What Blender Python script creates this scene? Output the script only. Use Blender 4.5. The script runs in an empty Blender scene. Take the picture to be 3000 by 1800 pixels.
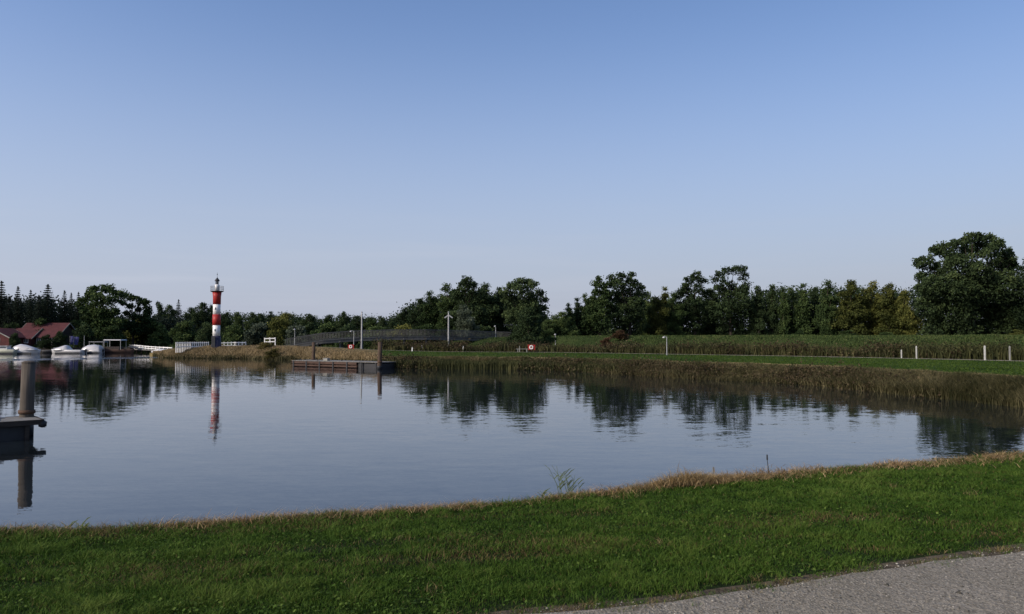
import bpy, math, random
import numpy as np
from mathutils import Vector

# ------------------------------------------------------------------ camera, world, sun, exposure
scene = bpy.context.scene
COL = scene.collection
F, HOR, CH = 2250.0, 990.0, 2.8            # focal length and horizon row of the 3000 px photograph, eye height over the water
cam_d = bpy.data.cameras.new("camera"); cam = bpy.data.objects.new("camera", cam_d); COL.objects.link(cam)
cam_d.sensor_width = 36; cam_d.lens = 36 * F / 3000; cam_d.clip_end = 9000; cam_d.clip_start = 0.05
cam.location = (0, 0, CH); cam.rotation_euler = (math.radians(90) + math.atan((HOR - 900) / F), 0, 0)
scene.camera = cam

SUN_AZ, SUN_EL = -122.0, 28.0              # azimuth clockwise from the view direction (+Y)
world = bpy.data.worlds.new("World"); scene.world = world; world.use_nodes = True
wt = world.node_tree; wn = wt.nodes; wl = wt.links
bg = wn["Background"]; bg.inputs[1].default_value = 0.085
sky = wn.new("ShaderNodeTexSky"); sky.sky_type = 'NISHITA'; sky.sun_disc = False
sky.sun_elevation = math.radians(SUN_EL); sky.sun_rotation = math.radians(SUN_AZ)
sky.air_density = 1.0; sky.dust_density = 1.2; sky.ozone_density = 3.0; sky.altitude = 0
def wnode(t, **k):
    n = wn.new(t)
    for a, b in k.items(): setattr(n, a, b)
    return n
# thin high streaks of cirrus low over the horizon, laid on the sky by direction
wtc = wnode("ShaderNodeTexCoord"); wsep = wnode("ShaderNodeSeparateXYZ"); wl.new(wtc.outputs["Generated"], wsep.inputs[0])
wmap = wnode("ShaderNodeMapping"); wmap.inputs["Scale"].default_value = (2.0, 2.0, 34.0); wl.new(wtc.outputs["Generated"], wmap.inputs[0])
wno = wnode("ShaderNodeTexNoise"); wno.inputs["Scale"].default_value = 1.6; wno.inputs["Detail"].default_value = 4; wl.new(wmap.outputs[0], wno.inputs[0])
wr = wnode("ShaderNodeMapRange"); wr.inputs[1].default_value = 0.5; wr.inputs[2].default_value = 0.75; wr.inputs[3].default_value = 0; wr.inputs[4].default_value = 1
wl.new(wno.outputs[0], wr.inputs[0])
wb = wnode("ShaderNodeMapRange", interpolation_type='SMOOTHSTEP'); wl.new(wsep.outputs[2], wb.inputs[0])
for i, v in enumerate((0.20, 0.03, 0.0, 0.30)): wb.inputs[i + 1].default_value = v
wm = wnode("ShaderNodeMath", operation='MULTIPLY'); wl.new(wr.outputs[0], wm.inputs[0]); wl.new(wb.outputs[0], wm.inputs[1])
# evening haze: the lowest sky pales to grey lilac
hz = wnode("ShaderNodeMapRange", interpolation_type='SMOOTHSTEP'); wl.new(wsep.outputs[2], hz.inputs[0])
for i, v in enumerate((0.43, -0.02, 0.0, 0.90)): hz.inputs[i + 1].default_value = v
hs = wnode("ShaderNodeHueSaturation"); hs.inputs["Saturation"].default_value = 1.10; hs.inputs["Value"].default_value = 1.60
wl.new(sky.outputs[0], hs.inputs["Color"])
hm = wnode("ShaderNodeMixRGB"); hm.inputs[2].default_value = (4.15, 4.6, 5.85, 1); wl.new(hz.outputs[0], hm.inputs[0]); tn_ = wnode("ShaderNodeMixRGB", blend_type='MULTIPLY'); tn_.inputs[0].default_value = 1; tn_.inputs[2].default_value = (1.20, 1.02, 1.04, 1); wl.new(hs.outputs[0], tn_.inputs[1]); wl.new(tn_.outputs[0], hm.inputs[1])
cm = wnode("ShaderNodeMixRGB"); cm.inputs[2].default_value = (5.5, 5.8, 6.7, 1); wl.new(wm.outputs[0], cm.inputs[0]); wl.new(hm.outputs[0], cm.inputs[1])
# the haze is a little brighter on the sun's side
sg = wnode("ShaderNodeMapRange"); wl.new(wsep.outputs[0], sg.inputs[0])
for i, v in enumerate((-0.9, 0.9, 1.14, 0.84)): sg.inputs[i + 1].default_value = v
gm = wnode("ShaderNodeVectorMath", operation='SCALE'); wl.new(cm.outputs[0], gm.inputs[0]); wl.new(sg.outputs[0], gm.inputs["Scale"])
wl.new(gm.outputs[0], bg.inputs[0])

sd = bpy.data.lights.new("sun", 'SUN'); sd.energy = 3.0; sd.angle = math.radians(1.5); sd.color = (1.0, 0.90, 0.78)
sun = bpy.data.objects.new("sun", sd); COL.objects.link(sun)
a, e = math.radians(SUN_AZ), math.radians(SUN_EL)
sdir = Vector((math.sin(a) * math.cos(e), math.cos(a) * math.cos(e), math.sin(e)))
sun.rotation_euler = sdir.to_track_quat('Z', 'Y').to_euler(); sun.location = (0, 0, 60)
vs = scene.view_settings; vs.view_transform = 'Standard'; vs.look = 'None'; vs.gamma = 1; vs.use_curve_mapping = False; vs.exposure = 0.25

# ------------------------------------------------------------------ helpers
def wx(px, D): return (px - 1500.0) / F * D
def wz(py, D): return CH - (py - HOR) / F * D
def hx(c): return tuple(c) + (1,) if len(c) == 3 else c

def newmat(name, rough=0.9, spec=0.2):
    m = bpy.data.materials.new(name); m.use_nodes = True
    b = m.node_tree.nodes["Principled BSDF"]
    b.inputs["Roughness"].default_value = rough; b.inputs["Specular IOR Level"].default_value = spec
    return m, m.node_tree, b
def nd(nt, t, **k):
    n = nt.nodes.new(t)
    for a_, b_ in k.items(): setattr(n, a_, b_)
    return n
def ramp(nt, fac, stops):
    r = nd(nt, "ShaderNodeValToRGB"); els = r.color_ramp.elements
    els[0].position, els[0].color = stops[0][0], hx(stops[0][1]); els[1].position, els[1].color = stops[-1][0], hx(stops[-1][1])
    for p, c in stops[1:-1]:
        x = els.new(p); x.color = hx(c)
    nt.links.new(fac, r.inputs[0]); return r.outputs[0]
def noise(nt, scale, detail=4, vec=None, rough=0.6, stretch=None):
    if vec is None: vec = nd(nt, "ShaderNodeTexCoord").outputs["Object"]
    if stretch:
        mp = nd(nt, "ShaderNodeMapping"); mp.inputs["Scale"].default_value = stretch; nt.links.new(vec, mp.inputs[0]); vec = mp.outputs[0]
    n = nd(nt, "ShaderNodeTexNoise"); n.inputs["Scale"].default_value = scale; n.inputs["Detail"].default_value = detail; n.inputs["Roughness"].default_value = rough
    nt.links.new(vec, n.inputs[0]); return n
def mixc(nt, fac, a_, b_, mode='MIX'):
    m = nd(nt, "ShaderNodeMixRGB", blend_type=mode)
    for s, v in ((0, fac), (1, a_), (2, b_)):
        if isinstance(v, (int, float)): m.inputs[s].default_value = v if s == 0 else (v, v, v, 1)
        elif isinstance(v, tuple): m.inputs[s].default_value = hx(v)
        else: nt.links.new(v, m.inputs[s])
    return m.outputs[0]
def maprange(nt, v, a0, a1, b0, b1):
    m = nd(nt, "ShaderNodeMapRange"); nt.links.new(v, m.inputs[0])
    for i, x in enumerate((a0, a1, b0, b1)): m.inputs[i + 1].default_value = x
    return m.outputs[0]
def worldpos(nt): return nd(nt, "ShaderNodeNewGeometry").outputs["Position"]

def paint(name, c, rough=0.55, var=0.25, scale=3.0, metallic=0, bump=0.0, spec=0.3):
    m, nt, b = newmat(name, rough, spec)
    n = noise(nt, scale, 5)
    lo = tuple(x * (1 - var) for x in c); hi = tuple(min(1, x * (1 + var * .5)) for x in c)
    nt.links.new(ramp(nt, n.outputs[0], [(0.3, lo), (0.7, hi)]), b.inputs["Base Color"])
    b.inputs["Metallic"].default_value = metallic
    if bump:
        bp = nd(nt, "ShaderNodeBump"); bp.inputs["Strength"].default_value = bump; bp.inputs["Distance"].default_value = 0.02
        nt.links.new(n.outputs[0], bp.inputs["Height"]); nt.links.new(bp.outputs[0], b.inputs["Normal"])
    return m
def wood(name, c, stretch=(1, 1, 8)):
    m, nt, b = newmat(name, 0.85, 0.15)
    n = noise(nt, 2.5, 6, stretch=stretch); n2 = noise(nt, 0.9, 3)
    col = ramp(nt, n.outputs[0], [(0.25, tuple(x * .55 for x in c)), (0.5, c), (0.8, tuple(x * 1.35 for x in c))])
    nt.links.new(mixc(nt, maprange(nt, n2.outputs[0], .4, .7, 0, .45), col, tuple(x * .5 for x in c)), b.inputs["Base Color"])
    bp = nd(nt, "ShaderNodeBump"); bp.inputs["Strength"].default_value = .5; bp.inputs["Distance"].default_value = .02
    nt.links.new(n.outputs[0], bp.inputs["Height"]); nt.links.new(bp.outputs[0], b.inputs["Normal"])
    return m
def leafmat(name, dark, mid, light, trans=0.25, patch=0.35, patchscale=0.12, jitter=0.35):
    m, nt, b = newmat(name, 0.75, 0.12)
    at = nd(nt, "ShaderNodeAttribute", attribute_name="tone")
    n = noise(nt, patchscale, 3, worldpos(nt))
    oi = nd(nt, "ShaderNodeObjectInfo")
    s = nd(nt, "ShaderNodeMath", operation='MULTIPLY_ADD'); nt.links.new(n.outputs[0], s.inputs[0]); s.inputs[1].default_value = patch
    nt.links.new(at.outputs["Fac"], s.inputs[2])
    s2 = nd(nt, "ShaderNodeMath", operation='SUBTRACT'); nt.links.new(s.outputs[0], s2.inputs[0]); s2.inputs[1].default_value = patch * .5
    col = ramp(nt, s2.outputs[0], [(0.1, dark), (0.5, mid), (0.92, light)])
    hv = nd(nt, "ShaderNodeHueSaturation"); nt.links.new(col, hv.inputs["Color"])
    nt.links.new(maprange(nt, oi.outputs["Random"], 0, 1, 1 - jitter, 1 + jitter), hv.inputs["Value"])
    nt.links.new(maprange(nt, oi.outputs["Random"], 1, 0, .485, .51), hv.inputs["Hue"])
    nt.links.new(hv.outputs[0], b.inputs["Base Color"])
    tr = nd(nt, "ShaderNodeBsdfTranslucent"); nt.links.new(hv.outputs[0], tr.inputs[0])
    mx = nd(nt, "ShaderNodeMixShader"); mx.inputs[0].default_value = trans
    nt.links.new(b.outputs[0], mx.inputs[1]); nt.links.new(tr.outputs[0], mx.inputs[2])
    nt.links.new(mx.outputs[0], nt.nodes["Material Output"].inputs[0])
    return m

def tag(o, label=None, cat=None, group=None, kind=None):
    if label: o["label"] = label
    if cat: o["category"] = cat
    if group: o["group"] = group
    if kind: o["kind"] = kind
    return o
def empty(name, loc, label=None, cat=None, group=None, rz=0):
    o = bpy.data.objects.new(name, None); COL.objects.link(o); o.location = loc; o.rotation_euler = (0, 0, rz)
    o.empty_display_size = .3
    return tag(o, label, cat, group)
def link(name, me, mat=None, parent=None):
    o = bpy.data.objects.new(name, me); COL.objects.link(o)
    if mat and not me.materials: me.materials.append(mat)
    if parent: o.parent = parent
    return o
def copy_tree(o, parent=None):
    c = o.copy(); COL.objects.link(c); c.parent = parent
    for ch in list(o.children): copy_tree(ch, c)
    return c

def mesh_np(name, V, faces, tone=None, smooth=False):
    """faces: list of int arrays (M,k)"""
    me = bpy.data.meshes.new(name)
    V = np.asarray(V, np.float32); me.vertices.add(len(V)); me.vertices.foreach_set("co", V.ravel())
    loops = np.concatenate([f.ravel() for f in faces]).astype(np.int32)
    tot = np.concatenate([np.full(len(f), f.shape[1], np.int32) for f in faces])
    start = np.concatenate([[0], np.cumsum(tot)[:-1]]).astype(np.int32)
    me.loops.add(len(loops)); me.loops.foreach_set("vertex_index", loops)
    me.polygons.add(len(tot)); me.polygons.foreach_set("loop_start", start); me.polygons.foreach_set("loop_total", tot)
    if smooth: me.polygons.foreach_set("use_smooth", np.ones(len(tot), bool))
    me.update(calc_edges=True)
    if tone is not None:
        at = me.attributes.new("tone", 'FLOAT', 'POINT'); at.data.foreach_set("value", np.asarray(tone, np.float32))
    return me

class MB:
    def __init__(s): s.v, s.f = [], []
    def add(s, vs_, fs):
        n = len(s.v); s.v += [tuple(v) for v in vs_]; s.f += [tuple(i + n for i in f) for f in fs]; return s
    def box(s, c, d, rz=0, taper=1.0):
        x, y, z = d[0] / 2, d[1] / 2, d[2] / 2; ca, sa = math.cos(rz), math.sin(rz); vs_ = []
        for k in (-1, 1):
            t = taper if k > 0 else 1
            for i, j in ((-1, -1), (1, -1), (1, 1), (-1, 1)):
                a_, b_ = i * x * t, j * y * t
                vs_.append((c[0] + a_ * ca - b_ * sa, c[1] + a_ * sa + b_ * ca, c[2] + k * z))
        return s.add(vs_, [(3, 2, 1, 0), (4, 5, 6, 7), (0, 1, 5, 4), (1, 2, 6, 5), (2, 3, 7, 6), (3, 0, 4, 7)])
    def bar(s, p, q, w, h=None):
        h = h or w; p, q = Vector(p), Vector(q); d = (q - p).normalized()
        u = d.cross(Vector((0, 0, 1)))
        if u.length < 1e-3: u = Vector((1, 0, 0))
        u.normalize(); v = u.cross(d)
        vs_ = [c + u * (i * w / 2) + v * (j * h / 2) for c in (p, q) for i, j in ((-1, -1), (1, -1), (1, 1), (-1, 1))]
        return s.add(vs_, [(3, 2, 1, 0), (4, 5, 6, 7), (0, 1, 5, 4), (1, 2, 6, 5), (2, 3, 7, 6), (3, 0, 4, 7)])
    def tube(s, pts, rs, n=8, cap=True):
        pts = [Vector(p) for p in pts]; rings = []; base = len(s.v)
        for i, p in enumerate(pts):
            d = (pts[min(i + 1, len(pts) - 1)] - pts[max(i - 1, 0)]).normalized()
            u = d.cross(Vector((0.3, 0.2, 1)) if abs(d.z) < .95 else Vector((1, 0, 0))).normalized(); v = d.cross(u)
            r = rs[i] if isinstance(rs, (list, tuple)) else rs
            for k in range(n):
                t = 2 * math.pi * k / n; s.v.append(tuple(p + u * math.cos(t) * r + v * math.sin(t) * r))
        for i in range(len(pts) - 1):
            for k in range(n):
                a_, b_ = base + i * n + k, base + i * n + (k + 1) % n
                s.f.append((a_, b_, b_ + n, a_ + n))
        if cap:
            s.f.append(tuple(base + k for k in range(n))[::-1]); s.f.append(tuple(base + (len(pts) - 1) * n + k for k in range(n)))
        return s
    def lathe(s, c, prof, n=24):      # prof: (r, z)
        base = len(s.v)
        for r, z in prof:
            for k in range(n):
                t = 2 * math.pi * k / n; s.v.append((c[0] + math.cos(t) * r, c[1] + math.sin(t) * r, c[2] + z))
        for i in range(len(prof) - 1):
            for k in range(n):
                a_, b_ = base + i * n + k, base + i * n + (k + 1) % n
                s.f.append((a_, b_, b_ + n, a_ + n))
        s.f.append(tuple(base + k for k in range(n))[::-1]); s.f.append(tuple(base + (len(prof) - 1) * n + k for k in range(n)))
        return s
    def build(s, name, mat, parent=None, smooth=False):
        me = bpy.data.meshes.new(name); me.from_pydata(s.v, [], s.f)
        if smooth: me.polygons.foreach_set("use_smooth", [len(p.vertices) == 4 for p in me.polygons])
        me.update(); return link(name, me, mat, parent)

def leaf_mesh(name, C, size, tone, rng, aspect=0.65):
    n = len(C); a_ = rng.normal(size=(n, 3)); a_ /= np.linalg.norm(a_, axis=1)[:, None] + 1e-9
    r = rng.normal(size=(n, 3)); b_ = np.cross(a_, r); b_ /= np.linalg.norm(b_, axis=1)[:, None] + 1e-9
    s = np.asarray(size)[:, None] * (rng.uniform(.6, 1.3, (n, 1))); a_ = a_ * s; b_ = b_ * s * aspect
    V = np.stack([C - a_, C + b_ * .9 - a_ * .1, C + a_, C - b_ * .9 + a_ * .1], 1).reshape(-1, 3)
    f = np.arange(4 * n).reshape(n, 4)
    return mesh_np(name, V, [f], np.repeat(tone, 4))
def blade_mesh(name, B, H, W, tone, rng, lean=0.5, bend=True, direction=None):
    """B base points (n,3); H heights; W widths"""
    n = len(B); th = rng.uniform(0, 2 * np.pi, n) if direction is None else direction
    L = np.stack([np.cos(th), np.sin(th), np.zeros(n)], 1)
    ph = rng.uniform(0, 2 * np.pi, n); P = np.stack([np.cos(ph), np.sin(ph), np.zeros(n)], 1) * (W / 2)[:, None]
    k = (rng.uniform(0.1, 1, n) * lean * H)[:, None]
    up = np.array([[0, 0, 1.0]]) * H[:, None]
    tip = B + up * .92 + L * k
    if not bend:
        V = np.stack([B - P, B + P, tip], 1).reshape(-1, 3); f = np.arange(3 * n).reshape(n, 3)
        return mesh_np(name, V, [f], np.repeat(tone, 3))
    mid = B + up * .55 + L * k * .28
    V = np.stack([B - P, B + P, mid + P * .8, mid - P * .8, tip], 1).reshape(-1, 3); i = np.arange(n)[:, None] * 5
    return mesh_np(name, V, [i + np.array([[0, 1, 2, 3]]), i + np.array([[3, 2, 4]])], np.repeat(tone, 5))

def vnoise(x, y, seed=0, octaves=3):
    x = np.asarray(x, float); y = np.asarray(y, float); out = np.zeros(np.broadcast(x, y).shape); amp = 1; tot = 0
    def h(i, j): v = np.sin(i * 127.1 + j * 311.7 + seed * 74.7) * 43758.5453; return v - np.floor(v)
    for o in range(octaves):
        xi, yi = np.floor(x), np.floor(y); fx, fy = x - xi, y - yi; fx = fx * fx * (3 - 2 * fx); fy = fy * fy * (3 - 2 * fy)
        out += amp * ((h(xi, yi) * (1 - fx) + h(xi + 1, yi) * fx) * (1 - fy) + (h(xi, yi + 1) * (1 - fx) + h(xi + 1, yi + 1) * fx) * fy)
        tot += amp; amp *= .5; x = x * 2.03 + 5.1; y = y * 2.03 + 1.7
    return out / tot

# ------------------------------------------------------------------ materials
def grass_ground(name, a_, b_, c_, dry, s1=0.35, dryamt=.5):
    m, nt, b = newmat(name, .95, .05); P = worldpos(nt)
    n1 = noise(nt, s1, 5, P); n2 = noise(nt, 9, 4, P, .7); n3 = noise(nt, s1 * .55, 4, P, stretch=(1, 1.7, 1))
    c = ramp(nt, n1.outputs[0], [(.3, a_), (.5, b_), (.72, c_)])
    c = mixc(nt, maprange(nt, n3.outputs[0], .52, .7, 0, dryamt), c, dry)
    c = mixc(nt, maprange(nt, n2.outputs[0], .25, .75, .75, 0), c, tuple(x * .35 for x in a_))
    nt.links.new(c, b.inputs["Base Color"])
    bp = nd(nt, "ShaderNodeBump"); bp.inputs["Strength"].default_value = .8; bp.inputs["Distance"].default_value = .06
    nt.links.new(n2.outputs[0], bp.inputs["Height"]); nt.links.new(bp.outputs[0], b.inputs["Normal"])
    return m
M = {}
M['turf'] = grass_ground('turf', (.016, .026, .008), (.024, .040, .011), (.034, .05, .016), (.075, .055, .03))
M['far_lawn'] = grass_ground('far lawn turf', (.028, .056, .009), (.042, .082, .012), (.068, .105, .02), (.13, .11, .045), .12, .45)
M['dike'] = grass_ground('dike turf', (.028, .045, .014), (.045, .07, .02), (.075, .095, .03), (.11, .095, .04), .16, .55)
M['rough'] = grass_ground('rough bank', (.04, .035, .018), (.07, .058, .028), (.10, .085, .04), (.16, .12, .06), .4, .6)
M['dry_bank'] = grass_ground('dry spit turf', (.14, .115, .05), (.22, .17, .07), (.27, .21, .09), (.32, .21, .12), .3, .6)
M['soil'] = grass_ground('woodland floor', (.02, .022, .010), (.03, .032, .014), (.045, .045, .02), (.06, .045, .025), .2, .4)
M['verge'] = grass_ground('worn path verge', (.075, .06, .038), (.13, .105, .07), (.18, .15, .11), (.22, .17, .11), 1.5, .5)
def path_mat():
    m, nt, b = newmat('gravel path', .95, .1); P = worldpos(nt)
    n1 = noise(nt, .7, 4, P); n2 = noise(nt, 45, 5, P, .75); v = nd(nt, "ShaderNodeTexVoronoi"); v.inputs["Scale"].default_value = 70; nt.links.new(P, v.inputs[0])
    c = ramp(nt, n2.outputs[0], [(.28, (.10, .092, .073)), (.5, (.24, .215, .165)), (.72, (.39, .355, .28))])
    c = mixc(nt, maprange(nt, n1.outputs[0], .4, .65, 0, .6), c, (.19, .17, .125))
    bw = nd(nt, "ShaderNodeRGBToBW"); nt.links.new(v.outputs["Color"], bw.inputs[0]); c = mixc(nt, .45, c, bw.outputs[0], 'SOFT_LIGHT')
    hs_ = nd(nt, "ShaderNodeHueSaturation"); hs_.inputs["Saturation"].default_value = 1.0; nt.links.new(c, hs_.inputs["Color"])
    nt.links.new(hs_.outputs[0], b.inputs["Base Color"])
    bp = nd(nt, "ShaderNodeBump"); bp.inputs["Strength"].default_value = .7; bp.inputs["Distance"].default_value = .01
    hsum = nd(nt, 'ShaderNodeMath', operation='MULTIPLY_ADD'); nt.links.new(noise(nt, 14, 4, P, .7).outputs[0], hsum.inputs[0]); hsum.inputs[1].default_value = 3.0; nt.links.new(v.outputs[0], hsum.inputs[2]); nt.links.new(hsum.outputs[0], bp.inputs["Height"]); nt.links.new(bp.outputs[0], b.inputs["Normal"])
    return m
M['path'] = path_mat()
M['far_path'] = paint('pale path', (.30, .27, .20), .95, .3, .8)
M['stone'] = leafmat('stone chips', (.06, .056, .045), (.20, .185, .15), (.36, .335, .28), 0, .1, 1, 0)
def water_mat():
    m, nt, b = newmat('lake water', .012, .5); P = worldpos(nt)
    b.inputs["Base Color"].default_value = (.010, .014, .016, 1); b.inputs["IOR"].default_value = 1.52; b.inputs["Specular IOR Level"].default_value = .5
    gust = noise(nt, 1, 3, P, stretch=(.02, .07, 1)); gust2 = noise(nt, 1, 2, P, stretch=(.10, .33, 1))
    amp = maprange(nt, gust.outputs[0], .35, .65, .55, 1.6)
    # a ruffled line off the boats
    sp = nd(nt, "ShaderNodeSeparateXYZ"); nt.links.new(P, sp.inputs[0])
    ly = nd(nt, "ShaderNodeMath", operation='MULTIPLY_ADD'); nt.links.new(sp.outputs[0], ly.inputs[0]); ly.inputs[1].default_value = -.89; nt.links.new(sp.outputs[1], ly.inputs[2])
    d1 = nd(nt, "ShaderNodeMath", operation='SUBTRACT'); nt.links.new(ly.outputs[0], d1.inputs[0]); d1.inputs[1].default_value = 154.5
    d2 = nd(nt, "ShaderNodeMath", operation='ABSOLUTE'); nt.links.new(d1.outputs[0], d2.inputs[0])
    lm = maprange(nt, d2.outputs[0], 3, 8, 1, 0); lx = maprange(nt, sp.outputs[0], -54, -47, 1, 0)
    lmm = nd(nt, "ShaderNodeMath", operation='MULTIPLY'); nt.links.new(lm, lmm.inputs[0]); nt.links.new(lx, lmm.inputs[1])
    a2 = nd(nt, "ShaderNodeMath", operation='MULTIPLY_ADD'); nt.links.new(lmm.outputs[0], a2.inputs[0]); a2.inputs[1].default_value = 45.0; nt.links.new(amp, a2.inputs[2])
    tot = None
    for sc, st, k in ((1, (.9, 3.0, 1), .030), (1, (3.0, 9.0, 1), .024), (1, (11, 26, 1), .030)):
        n = noise(nt, sc, 2, P, .55, st)
        v = nd(nt, "ShaderNodeVectorMath", operation='SUBTRACT'); nt.links.new(n.outputs["Color"], v.inputs[0]); v.inputs[1].default_value = (.5, .5, .5)
        v2 = nd(nt, "ShaderNodeVectorMath", operation='MULTIPLY'); nt.links.new(v.outputs[0], v2.inputs[0]); v2.inputs[1].default_value = (k * .45, k, 0)
        if tot is None: tot = v2.outputs[0]
        else:
            ad = nd(nt, "ShaderNodeVectorMath", operation='ADD'); nt.links.new(tot, ad.inputs[0]); nt.links.new(v2.outputs[0], ad.inputs[1]); tot = ad.outputs[0]
    s = nd(nt, "ShaderNodeVectorMath", operation='SCALE'); nt.links.new(tot, s.inputs[0]); nt.links.new(a2.outputs[0], s.inputs["Scale"])
    ad = nd(nt, "ShaderNodeVectorMath", operation='ADD'); nt.links.new(s.outputs[0], ad.inputs[0]); ad.inputs[1].default_value = (0, 0, 1)
    nm = nd(nt, "ShaderNodeVectorMath", operation='NORMALIZE'); nt.links.new(ad.outputs[0], nm.inputs[0])
    nt.links.new(nm.outputs[0], b.inputs["Normal"])
    return m
M['water'] = water_mat()
M['blade'] = leafmat('grass blades', (0.0250, 0.0600, 0.0075), (0.0525, 0.1100, 0.0137), (0.1187, 0.1750, 0.0325), .3, .5, .55, 0)
M['lawn_blade'] = leafmat('far lawn blades', (.026, .052, .008), (.044, .086, .012), (.085, .125, .028), .3, .8, .12, 0)
M['straw_dull'] = leafmat('withered lawn blades', (.07, .055, .02), (.15, .115, .045), (.27, .21, .10), .25, .5, .7, 0)
M['straw'] = leafmat('dry grass', (.13, .09, .036), (.29, .205, .09), (.46, .355, .175), .25, .5, .7, 0)
M['reed'] = leafmat('bank reeds', (.022, .026, .009), (.058, .056, .023), (.16, .145, .070), .25, 1.3, .32, 0)
M['reed_green'] = leafmat('reed fringe', (.020, .026, .010), (.05, .058, .022), (.12, .115, .045), .2, .7, .22, 0)
M['bank_blade'] = leafmat('bank slope grass', (.035, .048, .016), (.105, .10, .042), (.27, .225, .115), .2, 1.2, .4, 0)
M['spit_blade'] = leafmat('spit grass', (.15, .12, .055), (.25, .20, .10), (.36, .295, .165), .2, .6, .25, 0)
M['dike_blade'] = leafmat('dike grass', (.03, .048, .014), (.055, .082, .022), (.12, .13, .045), .2, .7, .12, 0)
M['leaf_dark'] = leafmat('dark leaves', (0.0160, 0.0281, 0.0121), (0.0361, 0.0601, 0.0220), (0.0721, 0.1041, 0.0381))
M['leaf_mid'] = leafmat('green leaves', (0.0216, 0.0396, 0.0144), (0.0503, 0.0827, 0.0252), (0.1007, 0.1403, 0.0431))
M['leaf_olive'] = leafmat('olive leaves', (.040, .052, .014), (.095, .108, .026), (.17, .175, .045))
M['leaf_grey'] = leafmat('grey willow leaves', (0.0338, 0.0468, 0.0286), (0.0715, 0.0936, 0.0585), (0.1170, 0.1430, 0.0975))
M['needle'] = leafmat('fir needles', (0.0065, 0.0117, 0.0078), (0.0143, 0.0234, 0.0143), (0.0286, 0.0403, 0.0247))
M['leaf_red'] = leafmat('russet leaves', (.045, .028, .014), (.09, .052, .028), (.15, .09, .05))
M['leaf_brown'] = leafmat('brown scrub leaves', (.030, .022, .012), (.065, .050, .026), (.11, .09, .045), .2, .6, .3, 0)
M['leaf_brown2'] = leafmat('olive scrub leaves', (.022, .026, .010), (.052, .058, .022), (.10, .105, .04), .2, .6, .3, 0)
M['leaf_yellow'] = leafmat('ochre shrub leaves', (.045, .045, .014), (.10, .092, .028), (.16, .14, .05))
M['bark'] = wood('bark', (.05, .042, .032))
M['pale_bark'] = wood('pale bark', (.16, .15, .12))
M['white'] = paint('white paint', (.80, .80, .76), .5, .15, 1.6)
M['offwhite'] = paint('weathered white post paint', (.50, .50, .45), .7, .25, 5)
M['white_clean'] = paint('white gelcoat', (.50, .50, .49), .3, .1, 1.0, spec=.5)
M['cream'] = paint('cream hull', (.42, .43, .33), .45, .15, 1.0)
M['red'] = paint('red paint', (.36, .028, .022), .5, .25, 1.4)
M['navy'] = paint('navy paint', (.032, .032, .062), .6, .25, 1.2)
M['dark'] = paint('dark metal', (.03, .032, .034), .5, .3, 3)
M['grey'] = paint('grey metal', (.24, .245, .24), .5, .25, 3)
M['galv'] = paint('galvanised metal', (.36, .37, .36), .45, .2, 3, metallic=.3)
M['bridge'] = paint('weathered bridge steel', (.10, .10, .092), .7, .3, 1.2)
M['rust'] = paint('rusty steel', (.11, .065, .04), .8, .5, 2.5, bump=.3)
M['tile'] = paint('red roof tiles', (.085, .024, .024), .8, .35, .8)
M['brick'] = paint('red brick', (.075, .020, .020), .85, .3, 1.0)
M['dark_wall'] = paint('dark timber wall', (.045, .035, .03), .8, .3, 1.0)
M['glass'] = paint('window glass', (.05, .06, .07), .08, .1, 1, spec=.8)
M['bluecloth'] = paint('blue cloth', (.045, .05, .16), .8, .3, 1)
M['greencloth'] = paint('green cloth', (.05, .10, .06), .8, .3, 1)
M['deck'] = wood('grey deck boards', (.20, .195, .175), (1, 6, 1))
M['dock_side'] = wood('dark dock timber', (.05, .042, .034), (1, 1, 6))
M['plank_brown'] = wood('brown dock planks', (.085, .055, .042), (.6, 1, 6))
M['sprig'] = paint('green reed stalk', (.10, .13, .05), .8, .3, 6)
M['pile'] = wood('wooden pile', (.105, .09, .072), (9, 9, .5))
M['pile_brown'] = wood('brown pile', (.085, .06, .042), (5, 5, .6))
M['concrete'] = paint('concrete', (.25, .25, .22), .9, .25, 2)
M['bed'] = paint('lake bed', (.03, .028, .02), 1, .2, .3)

# ------------------------------------------------------------------ the setting: near bank
rng = np.random.default_rng(7)
YC = ([-80, -40, -12, -4.82, -3.03, -1.78, 0, 2.14, 4.74, 8.06, 16, 29, 40, 90], [-22, -6, 4.6, 7.23, 7.57, 7.99, 8.58, 9.64, 10.66, 12.09, 15.6, 21.5, 27, 50])
YP = ([-80, -12, -6, -1.5, .24, .87, 1.73, 2.40, 3.13, 3.9, 7, 13, 30, 90], [-26, .2, 2.3, 3.95, 4.49, 4.63, 4.95, 5.25, 5.54, 5.84, 7.1, 9.6, 16.8, 42])
def yc(x): return np.interp(x, *YC) + .05 * (vnoise(x * .9, 0 * x, 3) - .5)
def yp(x): return np.interp(x, *YP)
def near_z(x, y):
    c, p = yc(x), yp(x); t = np.clip((y - p) / (c - p), 0, 1)
    z = 1.2 - .24 * t ** 1.3 + .05 * (vnoise(x * .6, y * .6, 5) - .5) * np.clip((y - p) / .6, 0, 1)
    d = np.clip(y - c, 0, 3.4)
    return z - (.20 * d + .34 * d * d) * (d > 0)
def grid(name, xs, ys2d, zf, mat, kind='structure'):
    n, m = ys2d.shape; X = np.repeat(xs[:, None], m, 1)
    V = np.stack([X, ys2d, zf(X, ys2d)], -1).reshape(-1, 3)
    i = np.arange(n - 1)[:, None] * m + np.arange(m - 1)[None, :]; f = np.stack([i, i + m, i + m + 1, i + 1], -1).reshape(-1, 4)
    o = link(name, mesh_np(name, V, [f], smooth=True), M[mat]); return tag(o, kind=kind)
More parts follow.
